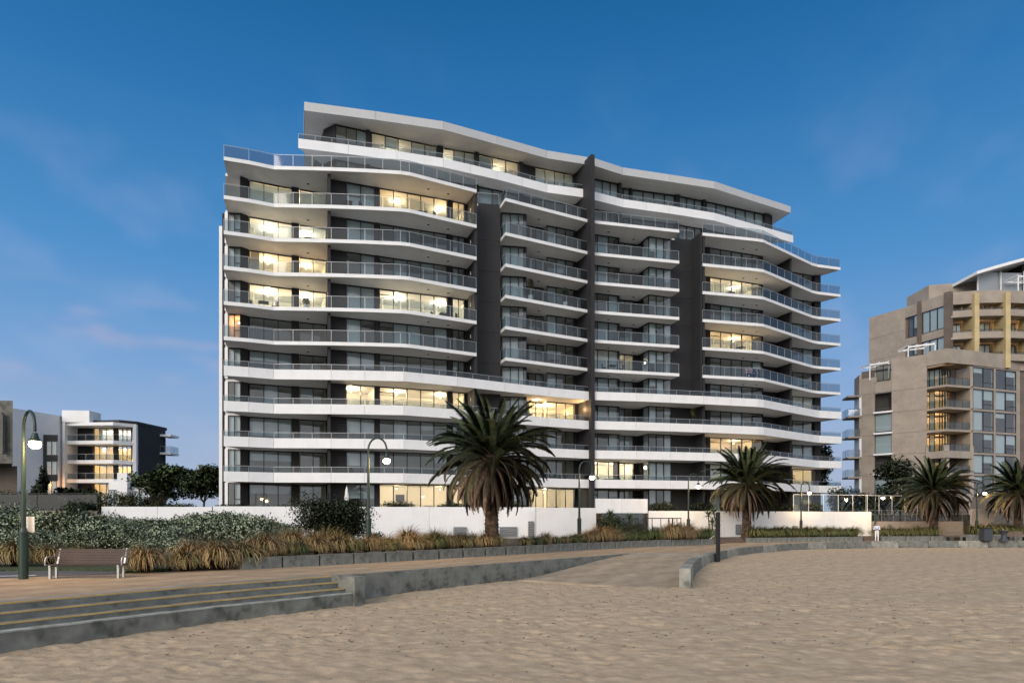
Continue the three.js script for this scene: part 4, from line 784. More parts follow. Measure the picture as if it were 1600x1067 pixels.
function bush(name, label, x, y, d, w, h, cols, seed, o = {}) {
  const r = mulberry(seed), t = thing(name, label, o.cat || 'shrub', [x, y, -d], 0, o.group), blobs = [], nb = o.blobs || 8;
  for (let i = 0; i < nb; i++) { const a = r() * 6.28, rr = Math.sqrt(r()) * w * 0.3, s = 0.7 + 0.5 * r(); blobs.push([Math.cos(a) * rr, h * (0.36 + 0.2 * r()), Math.sin(a) * rr * (o.deep ?? 1), w * 0.25 * s, h * 0.42 * s, w * 0.25 * s * (o.deep ?? 1)]); }
  const st = []; for (let i = 0; i < 5; i++) st.push(limb([0, -0.05, 0], [blobs[i % nb][0], h * 0.6, blobs[i % nb][2]], 0.035, 0.012, r));
  part('stems', st, M.bark, t);
  part('foliage', leafGeo(r, blobs, o.n || 2600, o.leaf || 0.12, cols, { pow: o.pow ?? 0.3, wide: o.wide ?? 0.5, upright: o.upright || 0, vary: o.vary, soft: o.vary ? 0.12 : 0.5 }), M.leaf, t);
  return t;
}
bush('round_bush', 'big dark rounded bush between the silvery shrubs and the street lamp', -11.3, 0.35, 43.5, 5.6, 3.45, DARKG, 201, { n: 22000, leaf: 0.15, blobs: 18, pow: 0.4 });
bush('round_bush', 'dark rounded bush hanging over the beige wall', -31.8, 1.6, 49.6, 2.6, 1.9, [...DARKG, ...GREEN], 202, { n: 3500, leaf: 0.13 });
bush('small_shrub', 'small dark shrub at the foot of the street lamp by the round bush', -7.6, 0.4, 38, 1.1, 0.9, DARKG, 203, { n: 900, leaf: 0.1 });
bush('olive_shrub', 'olive green shrub behind the white wall next to the rounded bush', -30.5, 2.4, 54.5, 2.8, 1.9, OLIVE, 204, { n: 2600, leaf: 0.13 });
bush('red_shrub', 'reddish spiky shrub on top of the white wall', -29.0, 2.5, 55.6, 2.6, 1.4, RUST, 205, { n: 1800, leaf: 0.25, wide: 0.15, upright: 0.7 });
for (let i = 0; i < 7; i++) bush('terrace_hedge', `${['dense', 'olive', 'reddish', 'low', 'bushy', 'patchy', 'dark'][i]} hedge shrub above the white wall ${['near the bare branched tree', 'below the flank windows', 'under the first balconies', 'behind the big dark bush', 'below the lit ground floor room', 'beside the big palm crown', 'next to the white wall block'][i]}`, -26.5 + i * 4.35, 2.45, 53.6 + i * 0.62, 4.8, [0.9, 0.75, 0.8, 1.1, 1.05, 0.95, 1.1][i], i % 3 === 1 ? [...GREEN, ...RUST] : i % 3 ? [...GREEN, ...DARKG] : GREEN, 210 + i, { n: 2400, leaf: 0.13, deep: 0.35, cat: 'hedge' });
for (let i = 0; i < 6; i++) bush('terrace_shrub', `${['flowering', 'dark', 'leafy', 'low', 'rusty', 'dense'][i]} shrub above the white wall ${['beside the glazed ground floor', 'near the black gate frame', 'behind the middle street lamp', 'behind the middle palm trunk', 'behind the clipped grass row', 'against the tall glass fence'][i]}`, 13.2 + i * 4.0, 2.4, 61.8 + i * 1.15, 3.6, 1.3, i % 4 === 0 ? [...GREEN, ...RUST] : DARKG, 230 + i, { n: 2200, leaf: 0.14, deep: 0.5 });
for (let i = 0; i < 5; i++) bush('tall_hedge', `tall dark hedge section ${['beyond the end balconies', 'behind the tall glass fence', 'behind the far street lamp', 'below the tan flank', 'beside the dark dense tree'][i]}`, 36 + i * 3.4, 2.4, 74 + i * 1.2, 4.6, 3.4 - (i % 2) * 0.5, DARKG, 240 + i, { n: 3000, leaf: 0.2, deep: 0.5, cat: 'hedge' });
for (let i = 0; i < 4; i++) bush('hedge', `clipped dark green hedge ${['beside the grey concrete building', 'behind the dark tinted fence', 'under the conifer', 'in front of the low apartment block'][i]}`, -43.5 + i * 3.6, 2.4, 53.5 + i * 0.4, 4.4, 1.6 + (i % 2) * 0.5, GREEN, 250 + i, { n: 2400, leaf: 0.14, deep: 0.5, cat: 'hedge' });

// silvery saltbush: four built, the rest copies
{
  const spots = []; const r = mulberry(303);
  const rows = [[30.5, -27, -14.2, 5], [33.5, -29, -12.4, 6], [37, -33, -11.6, 7], [41.5, -37, -13.5, 7], [46, -42, -14.5, 7]];
  for (const [d, x0, x1, n] of rows) for (let i = 0; i < n; i++) spots.push([lerp(x0, x1, (i + 0.5) / n) + rnd(-0.6, 0.6, r), d + rnd(-0.8, 0.8, r), rnd(0.75, 1.3, r)]);
  const protos = [0, 1, 2, 3].map((k) => bush('saltbush', 'mounded silvery green shrub in the coastal planting behind the bench', 0, 0, 0, 4.4, 1.55, k === 3 ? [...SILVER, ...OLIVE] : SILVER, 310 + k, { n: 19000, leaf: 0.085, blobs: 17, group: 'silvery shrubs behind the bench', upright: 0.3, pow: 0.26, wide: 0.6, vary: 0.15 }));
  spots.forEach(([x, d, s], i) => { if (i < 4) { const p = protos[i]; p.position.set(x, 0.1, -d); p.rotation.y = r() * 6.28; p.scale.set(s, s * rnd(0.7, 1.3, r), s); } else dup(protos[i % 4], [x, 0.1 + (d > 36 ? 0.3 : d > 32 ? 0.15 : 0), -d], r() * 6.28, s).scale.y *= rnd(0.65, 1.35, r); });
}
// tussock grasses
function tussock(seed, h, spread, n, cols) {
  const r = mulberry(seed), pos = [], nor = [], col = [];
  for (let i = 0; i < n; i++) {
    const a = r() * 6.283, lean = Math.pow(r(), 0.7), len = h * (0.65 + 0.5 * r()), c = cols[Math.floor(r() * cols.length)], j = 0.7 + 0.6 * r(), bx = Math.cos(a) * 0.16 * r() * spread, bz = Math.sin(a) * 0.16 * r() * spread, w = 0.013 + 0.009 * r(), wa = a + rnd(-0.6, 0.6, r);
    const pts = [], seg = 5; let px = bx, py = 0, pz = bz, el = Math.PI / 2 - lean * 0.42;
    const drop = (0.22 + 0.75 * lean) * (0.6 + 0.8 * r()) * 1.15;
    for (let k = 0; k <= seg; k++) { pts.push([px, py, pz]); const st = len / seg * (0.85 + lean * 0.25); px += Math.cos(wa) * Math.cos(el) * st * spread + 0.22 * st * k / seg; pz += Math.sin(wa) * Math.cos(el) * st * spread; py = Math.max(0.02, py + Math.sin(el) * st); el -= drop * (0.25 + 0.3 * k); }
    const sx = -Math.sin(wa) * w, sz = Math.cos(wa) * w;
    const add = (p, sgn, tw) => { pos.push(p[0] + sx * sgn * tw, p[1], p[2] + sz * sgn * tw); nor.push(Math.cos(wa) * 0.5, 0.75, Math.sin(wa) * 0.5); col.push(c[0] * j, c[1] * j, c[2] * j); };
    for (let k = 0; k < seg; k++) { const t0 = 1 - k / seg * 0.8, t1 = 1 - (k + 1) / seg * 0.8; add(pts[k], -1, t0); add(pts[k], 1, t0); add(pts[k + 1], 1, t1); add(pts[k], -1, t0); add(pts[k + 1], 1, t1); add(pts[k + 1], -1, t1); }
  }
  const g = new THREE.BufferGeometry(); g.setAttribute('position', new THREE.Float32BufferAttribute(pos, 3)); g.setAttribute('normal', new THREE.Float32BufferAttribute(nor, 3)); g.setAttribute('color', new THREE.Float32BufferAttribute(col, 3)); return g;
}
{
  const TAN = [[0.40, 0.265, 0.12], [0.32, 0.205, 0.09], [0.46, 0.32, 0.165], [0.22, 0.15, 0.065], [0.16, 0.15, 0.055]], TANG = [[0.24, 0.19, 0.07], [0.15, 0.155, 0.045], [0.28, 0.21, 0.09], [0.11, 0.125, 0.038]], GRN = [[0.085, 0.14, 0.036], [0.12, 0.16, 0.05], [0.07, 0.10, 0.032], [0.17, 0.17, 0.055]];
  const geos = { tan: [0, 1, 2].map((k) => tussock(400 + k, 1.25, 0.95, 620, TAN)), mix: [0, 1, 2].map((k) => tussock(410 + k, 1.15, 0.95, 560, [...TAN, ...TANG])), grn: [0, 1].map((k) => tussock(420 + k, 0.95, 0.9, 460, GRN)), low: [0, 1].map((k) => tussock(430 + k, 0.8, 1.0, 380, [...GRN, ...TANG, TANG[0]])) };
  let cnt = 0; const r = mulberry(440);
  const put1 = (kind, x, y, d, s, label, group) => { const g = geos[kind], m = solo('tussock_plant', g[cnt++ % g.length], M.leaf, label, 'grass', group); m.position.set(x, y, -d); m.rotation.y = rnd(-0.7, 0.7, r); const q = rnd(0.8, 1.2, r); m.scale.set(s * q * rnd(0.92, 1.2, r), s * q, s * q * rnd(0.92, 1.2, r)); };
  for (const [x, d, s] of [[-13.0, 24.2, 0.95], [-12.0, 24.9, 1.05], [-11.0, 25.6, 1.05], [-10.55, 26.5, 1.15], [-12.3, 26.2, 1.1], [-13.9, 25.3, 0.9], [-10.3, 27.6, 1.2]]) put1(cnt % 2 ? 'mix' : 'tan', x, 0, d, s, 'shaggy golden brown tussock in the clump beside the bench', 'golden tussocks beside the bench');
  for (const [x, d] of [[-19.5, 26.8], [-18.4, 27.2], [-17.2, 27.4], [-20.8, 26.6]]) put1('mix', x, 0.05, d, 1.15, 'dark brown tussock behind the tall street lamp and lawn', 'brown tussocks behind the lawn');
  const along = (t) => { let L = 0; const seg = inland.slice(1), ls = seg.slice(1).map((p, i) => unit(seg[i], p)[2]), T = ls.reduce((a, b) => a + b); let q = t * T, i = 0; while (i < ls.length - 1 && q > ls[i]) q -= ls[i++]; return at(seg[i], seg[i + 1], clamp(q / ls[i], 0, 1)); };
  for (let i = 0; i < 17; i++) { const p = along(0.025 + i * 0.0225 + rnd(-0.008, 0.008, r)), s = rnd(0.65, 1.2, r); put1(i % 3 === 2 ? 'grn' : i % 3 ? 'mix' : 'tan', p[0] - 0.55 + rnd(-0.2, 0.2, r), 0.38, p[1] + 0.75 + rnd(-0.1, 0.3, r), s, 'golden brown tussock behind the long planter wall towards the big palm', 'tussocks in the long planter'); }
  for (let i = 0; i < 12; i++) { const p = along(0.08 + i * 0.03); put1(i % 3 ? 'mix' : 'tan', p[0] - 1.9 + rnd(-0.4, 0.4, r), 0.38, p[1] + 2.4 + rnd(-0.4, 0.5, r), rnd(0.8, 1.25, r), 'tawny tussock in the back row of the long planter', 'back row tussocks in the long planter'); }
  for (const [x, d] of [[-2.6, 36.6], [-3.1, 36.2]]) put1('grn', x, 0.4, d, 0.8, 'bright green tuft at the foot of the big palm', 'green tufts by the big palm');
  for (let i = 0; i < 6; i++) { const p = along(0.46 + i * 0.028); put1(i % 2 ? 'grn' : 'mix', p[0] - 0.5, 0.38, p[1] + 0.9 + rnd(0, 0.6, r), rnd(0.65, 0.85, r), 'green and brown tuft between the big palm and the golden mound', 'tufts past the big palm'); }
  for (let i = 0; i < 5; i++) { const p = along(0.63 + i * 0.022); put1('tan', p[0] - 0.4, 0.38, p[1] + 0.8, 1.0, 'large golden tussock mound by the second street lamp', 'golden mounds by the lamp'); }
  for (let i = 0; i < 7; i++) { const p = along(0.735 + i * 0.021); put1('grn', p[0] - 0.5, 0.38, p[1] + 0.9, 1.2, 'yellow green tussock in front of the black gate frame', 'green tussocks by the gate frame'); }
  for (let i = 0; i < 4; i++) { const p = along(0.872 + i * 0.018); put1('tan', p[0] + 0.05 * i - 0.3, 0.38, p[1] + 0.5, 1.35, 'pale straw tussock spilling over the planter wall', 'straw tussocks over the wall'); }
  for (let i = 0; i < 4; i++) { const p = along(0.945 + i * 0.018); put1('grn', p[0] - 0.3, 0.38, p[1] + 0.9, 1.3, 'rounded green tussock beside the yucca', 'green tussocks by the yucca'); }
  for (let i = 0; i < 24; i++) { const t = i / 23, p = at([20.8, 58.2], [31.0, 61.8], t); put1('low', p[0], 0.33, p[1] + rnd(-0.1, 0.5, r), 1.5, 'clipped green grass in the row below the white wall', 'clipped grass row'); }
  for (let i = 0; i < 9; i++) { const p = at([33.6, 62.2], [39.0, 63.1], i / 8); put1('low', p[0], 0.33, p[1] + rnd(0, 0.5, r), 1.5, 'olive grass tuft in the planter beside the standing person', 'olive tufts in the short planter'); }
  for (let i = 0; i < 13; i++) { const p = at([43.6, 64.0], [52.2, 64.9], i / 12); put1('low', p[0], 0.4, p[1] + rnd(0, 0.5, r), 1.7, 'dense green grass in the planter behind the rubbish bin', 'grass behind the bin'); }
}
// yuccas
{
  const rosette = (seed) => { const r = mulberry(seed), g = []; for (let i = 0; i < 60; i++) { const a = r() * 6.28, el = rnd(-0.5, 1.4, r), l = rnd(0.5, 0.72, r), w = 0.03, dx = Math.cos(a) * Math.cos(el), dy = Math.sin(el), dz = Math.sin(a) * Math.cos(el), sx = -Math.sin(a) * w, sz = Math.cos(a) * w; const q = new THREE.BufferGeometry(); q.setAttribute('position', new THREE.Float32BufferAttribute([-sx, 0, -sz, sx, 0, sz, dx * l * 0.5 + sx, dy * l * 0.5, dz * l * 0.5 + sz, -sx, 0, -sz, dx * l * 0.5 + sx, dy * l * 0.5, dz * l * 0.5 + sz, dx * l * 0.5 - sx, dy * l * 0.5, dz * l * 0.5 - sz, dx * l * 0.5 - sx, dy * l * 0.5, dz * l * 0.5 - sz, dx * l * 0.5 + sx, dy * l * 0.5, dz * l * 0.5 + sz, dx * l, dy * l - 0.06, dz * l], 3)); q.computeVertexNormals(); const c = GREEN[i % 4], cc = []; for (let k = 0; k < 9; k++) cc.push(...c); q.setAttribute('color', new THREE.Float32BufferAttribute(cc, 3)); g.push(q); } return mergeGeometries(g); };
  const rs = [rosette(501), rosette(502)];
  for (const [x, d, lab, hs] of [[16.55, 57.0, 'upright green yucca beside the low timber garden steps', [1.9, 1.2, 0.8]], [17.1, 57.4, 'taller twin headed yucca against the white wall', [2.1, 1.5]], [9.6, 55.0, 'spiky yucca in front of the glass stair screen', [1.6, 0.8]], [8.0, 54.6, 'bushy yucca beside the white wall block', [1.9, 1.3, 0.7]]]) {
    const y = thing('yucca', lab, 'plant', [x, 0.4, -d]);
    hs.forEach((h, i) => { part('stem', limb([0, 0, 0], [(i - 0.5) * 0.3, h, 0.15 * i], 0.06, 0.045, mulberry(h * 100)), M.bark, y); const c = part('leaf_head', rs[i % 2], M.leaf, y); c.position.set((i - 0.5) * 0.3, h, 0.15 * i); });
  }
  bush('green_shrub', 'fresh green shrub between the white wall block and the stairs', 7.9, 0.4, 55.8, 2.6, 2.2, GREEN, 510, { n: 3200, leaf: 0.14 });
}
// date palms: fronds are meshes of their own, shared between the palms
{
  const frond = (seed, L, droop, cols, lw) => {
    const r = mulberry(seed), pos = [], nor = [], col = [], N = 60, P = []; let x = 0, y = 0, el = 0.0;
    for (let i = 0; i <= N; i++) { P.push([x, y, el]); x += Math.cos(el) * L / N; y += Math.sin(el) * L / N; el -= droop / N * (0.55 + 0.9 * i / N); }
    const tri = (a, b, c, n, k) => { pos.push(...a, ...b, ...c); for (let q = 0; q < 3; q++) { nor.push(...n); col.push(...k); } };
    for (let i = 0; i < N; i++) { const w0 = 0.045 * (1 - i / N) + 0.008, w1 = 0.045 * (1 - (i + 1) / N) + 0.008, k = [cols[0][0] * 1.6, cols[0][1] * 1.5, cols[0][2] * 1.3], a = P[i], b = P[i + 1]; tri([a[0], a[1], -w0], [a[0], a[1], w0], [b[0], b[1], w1], [0, 1, 0], k); tri([a[0], a[1], -w0], [b[0], b[1], w1], [b[0], b[1], -w1], [0, 1, 0], k); tri([a[0], a[1] - w0, 0], [b[0], b[1] - w1, 0], [b[0], b[1], w1], [0, 0, 1], k); tri([a[0], a[1] - w0, 0], [a[0], a[1], w0], [b[0], b[1], w1], [0, 0, 1], k); }
    for (let i = 4; i < N; i++) for (const s of [-1, 1]) for (let z = 0; z < 2; z++) {
      const t = (i + z * 0.5) / N, a = P[i], ll = lw * Math.pow(Math.sin(Math.PI * Math.min(1, 0.12 + t * 0.86)), 0.7) * rnd(0.8, 1.15, r), fw = 0.55 + 0.35 * t, up = rnd(0.05, 0.5, r), ce = Math.cos(a[2]), se = Math.sin(a[2]);
      const dx = fw * ce - up * se * 0.5, dy = fw * se + up * ce * 0.5 - 0.28 - 0.25 * r(), dz = s * 0.78, n = Math.hypot(dx, dy, dz), e = [a[0] + dx / n * ll, a[1] + dy / n * ll, dz / n * ll], c = cols[Math.floor(r() * cols.length)], j = 0.75 + 0.5 * r(), k = [c[0] * j, c[1] * j, c[2] * j], w = 0.019, m = [a[0] + dx / n * ll * 0.45, a[1] + dy / n * ll * 0.45 + 0.015, dz / n * ll * 0.45], nn = [-dy * 0.3, 0.9, s * 0.3];
      tri([a[0] - w, a[1], 0], [a[0] + w, a[1], 0], [m[0] + w * 1.2, m[1], m[2]], nn, k); tri([a[0] - w, a[1], 0], [m[0] + w * 1.2, m[1], m[2]], [m[0] - w * 1.2, m[1], m[2]], nn, k); tri([m[0] - w * 1.2, m[1], m[2]], [m[0] + w * 1.2, m[1], m[2]], e, nn, k);
    }
    const g = new THREE.BufferGeometry(); g.setAttribute('position', new THREE.Float32BufferAttribute(pos, 3)); g.setAttribute('normal', new THREE.Float32BufferAttribute(nor, 3)); g.setAttribute('color', new THREE.Float32BufferAttribute(col, 3)); return g;
  };
  const PG1 = [[0.055, 0.082, 0.034], [0.078, 0.105, 0.045], [0.042, 0.062, 0.027], [0.115, 0.13, 0.068]], PG2 = [[0.085, 0.09, 0.042], [0.14, 0.125, 0.068], [0.065, 0.07, 0.033]], DEAD = [[0.21, 0.15, 0.11], [0.155, 0.108, 0.078], [0.27, 0.205, 0.155], [0.11, 0.076, 0.055]];
  const kinds = { up: [frond(601, 3.3, 0.75, PG1, 0.5), frond(602, 3.1, 0.95, PG1, 0.48)], mid: [frond(603, 3.5, 1.35, PG1, 0.52), frond(604, 3.3, 1.6, [...PG1, ...PG2], 0.5), frond(605, 3.5, 1.2, PG1, 0.5)], low: [frond(606, 3.3, 1.5, PG2, 0.46), frond(607, 3.1, 1.7, [...PG2, DEAD[0]], 0.46)], dead: [frond(608, 2.7, 1.3, DEAD, 0.34), frond(609, 2.5, 1.15, DEAD, 0.32)] };
  const trunkGeo = (h, r0, seed) => {           // spiral of leaf-base scales on a tapering trunk
    const rows = Math.round(h / 0.055), seg = 44, pos = [], idx = [], col = [], uv = [], r = mulberry(seed);
    for (let j = 0; j <= rows; j++) for (let i = 0; i <= seg; i++) {
      const t = j / rows, a = i / seg * 6.2832, y = t * h, flare = 0.12 * Math.exp(-y / 0.35), u = i / seg * 11, v = y / 0.2, row = Math.floor(v), uu = u + (row % 2) * 0.5, fx = uu - Math.floor(uu) - 0.5, fy = v - row;
      const scale = Math.max(0, 1 - Math.abs(fx) * 2) * (1 - fy), R = r0 * (1 - 0.12 * t) + flare + 0.06 * scale - 0.02 + 0.01 * n2(u * 2, v * 3), k = 0.75 + 0.5 * Math.abs(n2(Math.floor(uu) * 3.7, row * 1.3));
      pos.push(Math.cos(a) * R, y, Math.sin(a) * R); uv.push(i / seg * 2.2, y); col.push(k, k * 0.97, k * 0.94);
      if (j < rows && i < seg) { const q = j * (seg + 1) + i; idx.push(q, q + seg + 1, q + 1, q + 1, q + seg + 1, q + seg + 2); }
    }
    const g = new THREE.BufferGeometry(); g.setAttribute('position', new THREE.Float32BufferAttribute(pos, 3)); g.setAttribute('uv', new THREE.Float32BufferAttribute(uv, 2)); g.setAttribute('color', new THREE.Float32BufferAttribute(col, 3)); g.setIndex(idx); g.computeVertexNormals(); return g;
  };
  const palm = (x, y, d, h, s, seed, dead, label) => {
    const t = thing('date_palm', label, 'palm tree', [x, y, -d], 0, undefined), r = mulberry(seed);
    part('trunk', trunkGeo(h, 0.34 * s, seed), M.trunk, t);
    const head = part('crown_base', new THREE.SphereGeometry(0.5 * s, 18, 12).scale(1, 1.25, 1).translate(0, h + 0.1, 0), M.trunk.clone(), t); head.material.vertexColors = false;
    const add = (g, az, el, sc, y0) => { const f = part('frond', g, M.leaf, t); f.position.set(Math.cos(az) * 0.25 * s, h + y0, -Math.sin(az) * 0.25 * s); f.rotation.set(rnd(-0.45, 0.45, r), az, el, 'YZX'); f.scale.setScalar(sc); };
    t.rotation.z = rnd(-0.035, 0.035, r); let gA = seed;
    const ring = (kind, n, e0, e1, y0, sc) => { for (let i = 0; i < n; i++) { gA += 2.39996; const g = kinds[kind][i % kinds[kind].length]; add(g, gA + rnd(-0.2, 0.2, r), lerp(e0, e1, (i + r()) / n), sc * s * rnd(0.86, 1.06, r), y0 * s); } };
    ring('up', 20, 1.5, 1.05, 0.45, 1.0);
    ring('mid', 46, 1.05, 0.35, 0.35, 1.0);
    ring('low', 40, 0.4, -0.3, 0.15, 0.98);
    ring('dead', dead, -0.25, -0.95, -0.05, 1.0);
  };
  palm(-1.1, 0.42, 37.2, 4.5, 1.12, 701, 64, 'big date palm with a shaggy brown skirt behind the long planter wall');
  palm(20.3, 0.38, 59.0, 4.3, 1.15, 702, 30, 'date palm in front of the white wall beside the clipped grass row');
  palm(39.7, 0.38, 64.2, 3.85, 1.08, 703, 24, 'date palm in front of the brown building between the two far lamps');
  palm(47.9, 0.4, 64.6, 3.85, 1.08, 704, 24, 'outermost date palm standing beside the tan wall with square vents');
}
// ------------------------------------------------------------------ street lamps
{
  const build = (label) => {
    const l = thing('street_lamp', label, 'street lamp');
    part('base', [cyl(0.135, 0.135, 1.45, 0, 0, 0, 20), cyl(0.155, 0.155, 0.06, 0, 1.45, 0, 20), cyl(0.12, 0.09, 0.12, 0, 1.51, 0, 20)], M.lampGreen, l);
    part('pole', cyl(0.075, 0.055, 2.75, 0, 1.6, 0, 18), M.lampGreen, l);
    const pts = []; for (let i = 0; i <= 16; i++) { const a = Math.PI - i / 16 * Math.PI; pts.push([0.42 + Math.cos(a) * 0.42, 4.72 + Math.sin(a) * 0.55, 0]); }
    part('arm', tube([[0, 4.3, 0], ...pts, [0.84, 4.6, 0]], 0.045, 10, 60), M.lampGreen, l);
    const hd = part('lamp_head', [cyl(0.13, 0.07, 0.2, 0.84, 4.36, 0, 20), cyl(0.2, 0.14, 0.07, 0.84, 4.3, 0, 20)], M.lampGreen, l);
    const bulb = part('lamp_globe', new THREE.SphereGeometry(0.17, 20, 14).scale(1, 0.75, 1), M.lampGlow, l); bulb.position.set(0.84, 4.2, 0);
    return l;
  };
  const first = build('tall green street lamp beside the slatted bench');
  const spots = [[-15.4, -0.02, 21.5, -0.6, 1.0, null], [-6.95, 0.35, 33, 0.1, 1.04, 'green street lamp beside the big dark rounded bush'], [4.6, 0.35, 46.6, 0.1, 1.05, 'green street lamp in front of the white wall block'], [14.9, 0.35, 57.6, 0.1, 1.03, 'green street lamp between the black gate frame and the yucca'], [26.7, 0.33, 63, 0.1, 0.96, 'green street lamp rising out of the clipped grass row'], [34.4, 0.05, 64.6, 0.1, 0.93, 'green street lamp behind the standing person'], [43.9, 0.38, 64.4, 0.1, 0.95, 'green street lamp between the two palms by the brown building']];
  spots.forEach(([x, y, d, turn, s, label], i) => {
    const l = i ? dup(first, [x, y, -d], turn, s, label) : first;
    l.position.set(x, y, -d); l.rotation.y = turn; l.scale.setScalar(s);
    pointLight(x + 0.84 * s * Math.cos(turn), y + 4.2 * s, -d - 0.84 * s * Math.sin(turn), 28, lin(255, 206, 140), 8);
  });
}
{ // small sign board fixed to the near lamp
  solo('lamp_sign', box(0.4, 0.5, 0.03), M.pot, 'small pale sign board strapped to the tall street lamp', 'sign').position.set(-15.38, 1.72, -21.68);
}
// ------------------------------------------------------------------ bench
{
  const b = thing('park_bench', 'long slatted dark red timber bench with silver arms beside the street lamp', 'bench', [-13.65, 0.0, -21.9], 0.12);
  for (let i = 0; i < 9; i++) { const y = 0.47 + i * 0.052, z = -0.3 - i * 0.016; part('slat', box(2.25, 0.043, 0.03).rotateX(-0.28).translate(0, y, z), M.slat, b); }
  for (let i = 0; i < 6; i++) part('slat', box(2.25, 0.035, 0.06, 0, 0.425 + (i - 2.5) ** 2 * 0.002, -0.24 + i * 0.082), M.slat, b);
  for (const x of [-1.02, 1.02]) {
    part('leg', [box(0.06, 0.42, 0.08, x, 0.21, 0.16), box(0.06, 0.42, 0.08, x, 0.21, -0.22), box(0.05, 0.05, 0.5, x, 0.39, -0.03)], M.alu, b);
    part('backrest_support', bar([x, 0.38, -0.26], [x, 0.92, -0.46], 0.05, 0.04), M.alu, b);
  }
  for (const x of [-1.14, 1.14]) part('armrest', tube([[x, 0.42, 0.2], [x, 0.6, 0.2], [x, 0.67, 0.13], [x, 0.68, 0], [x, 0.66, -0.34]], 0.028, 10, 24), M.alu, b);
}
// ------------------------------------------------------------------ bollard-like sign post, bin, seats
{
  const s = thing('sign_post', 'black flat sign post standing in the sand by the kerb', 'sign', [11.45, sandHeight(11.45, 37.9) - 0.05, -37.9], 1.08);
  part('base_plate', box(0.7, 0.06, 0.22, 0, 0.03, 0), M.louvre, s);
  part('sign_panel', box(0.6, 2.78, 0.12, 0, 1.43, 0), M.black, s);
  part('sign_edge', box(0.05, 0.95, 0.03, 0.1, 2.2, -0.09), M.pot, s);
}
{
  const b = thing('rubbish_bin', 'dark blue rubbish bin behind the kerb', 'bin', [42.2, 0.0, -60.75]);
  part('body', [box(0.75, 1.05, 0.7, 0, 0.58, 0)], M.plasticDark, b);
  part('lid', [box(0.82, 0.08, 0.78, 0, 1.15, 0)], M.black, b);
  part('foot', box(0.6, 0.1, 0.55, 0, 0.03, 0), M.black, b);
}
for (const [x, d, lab] of [[40.0, 61.4, 'slatted timber seat next to the rubbish bin'], [45.6, 61.7, 'slatted timber seat under the outer palms']]) {
  const b = thing('slatted_bench', lab, 'bench', [x, 0, -d], -0.1); b.scale.setScalar(0.85);
  for (let i = 0; i < 5; i++) part('slat', box(1.9, 0.05, 0.09, 0, 0.45, -0.25 + i * 0.115), M.timber, b);
  for (let i = 0; i < 4; i++) part('slat', box(1.9, 0.09, 0.04, 0, 0.58 + i * 0.12, -0.33 - i * 0.03), M.timber, b);
  for (const q of [-0.8, 0.8]) part('leg', box(0.08, 0.44, 0.5, q, 0.22, 0), M.black, b);
}
{ // dark drinking fountain pedestal
  const f = thing('drinking_fountain', 'dark waisted drinking fountain pedestal near the rubbish bin', 'fountain', [44.0, 0, -61.0]);
  part('pedestal', new THREE.LatheGeometry([[0.42, 0], [0.4, 0.1], [0.22, 0.3], [0.2, 0.62], [0.36, 0.86], [0.42, 0.92], [0.4, 0.97]].map((p) => new THREE.Vector2(...p)), 20), M.plasticDark, f);
  part('basin', new THREE.LatheGeometry([[0, 0.94], [0.3, 0.945], [0.38, 0.975], [0.41, 0.972]].map((p) => new THREE.Vector2(...p)), 20), M.alu, f);
}
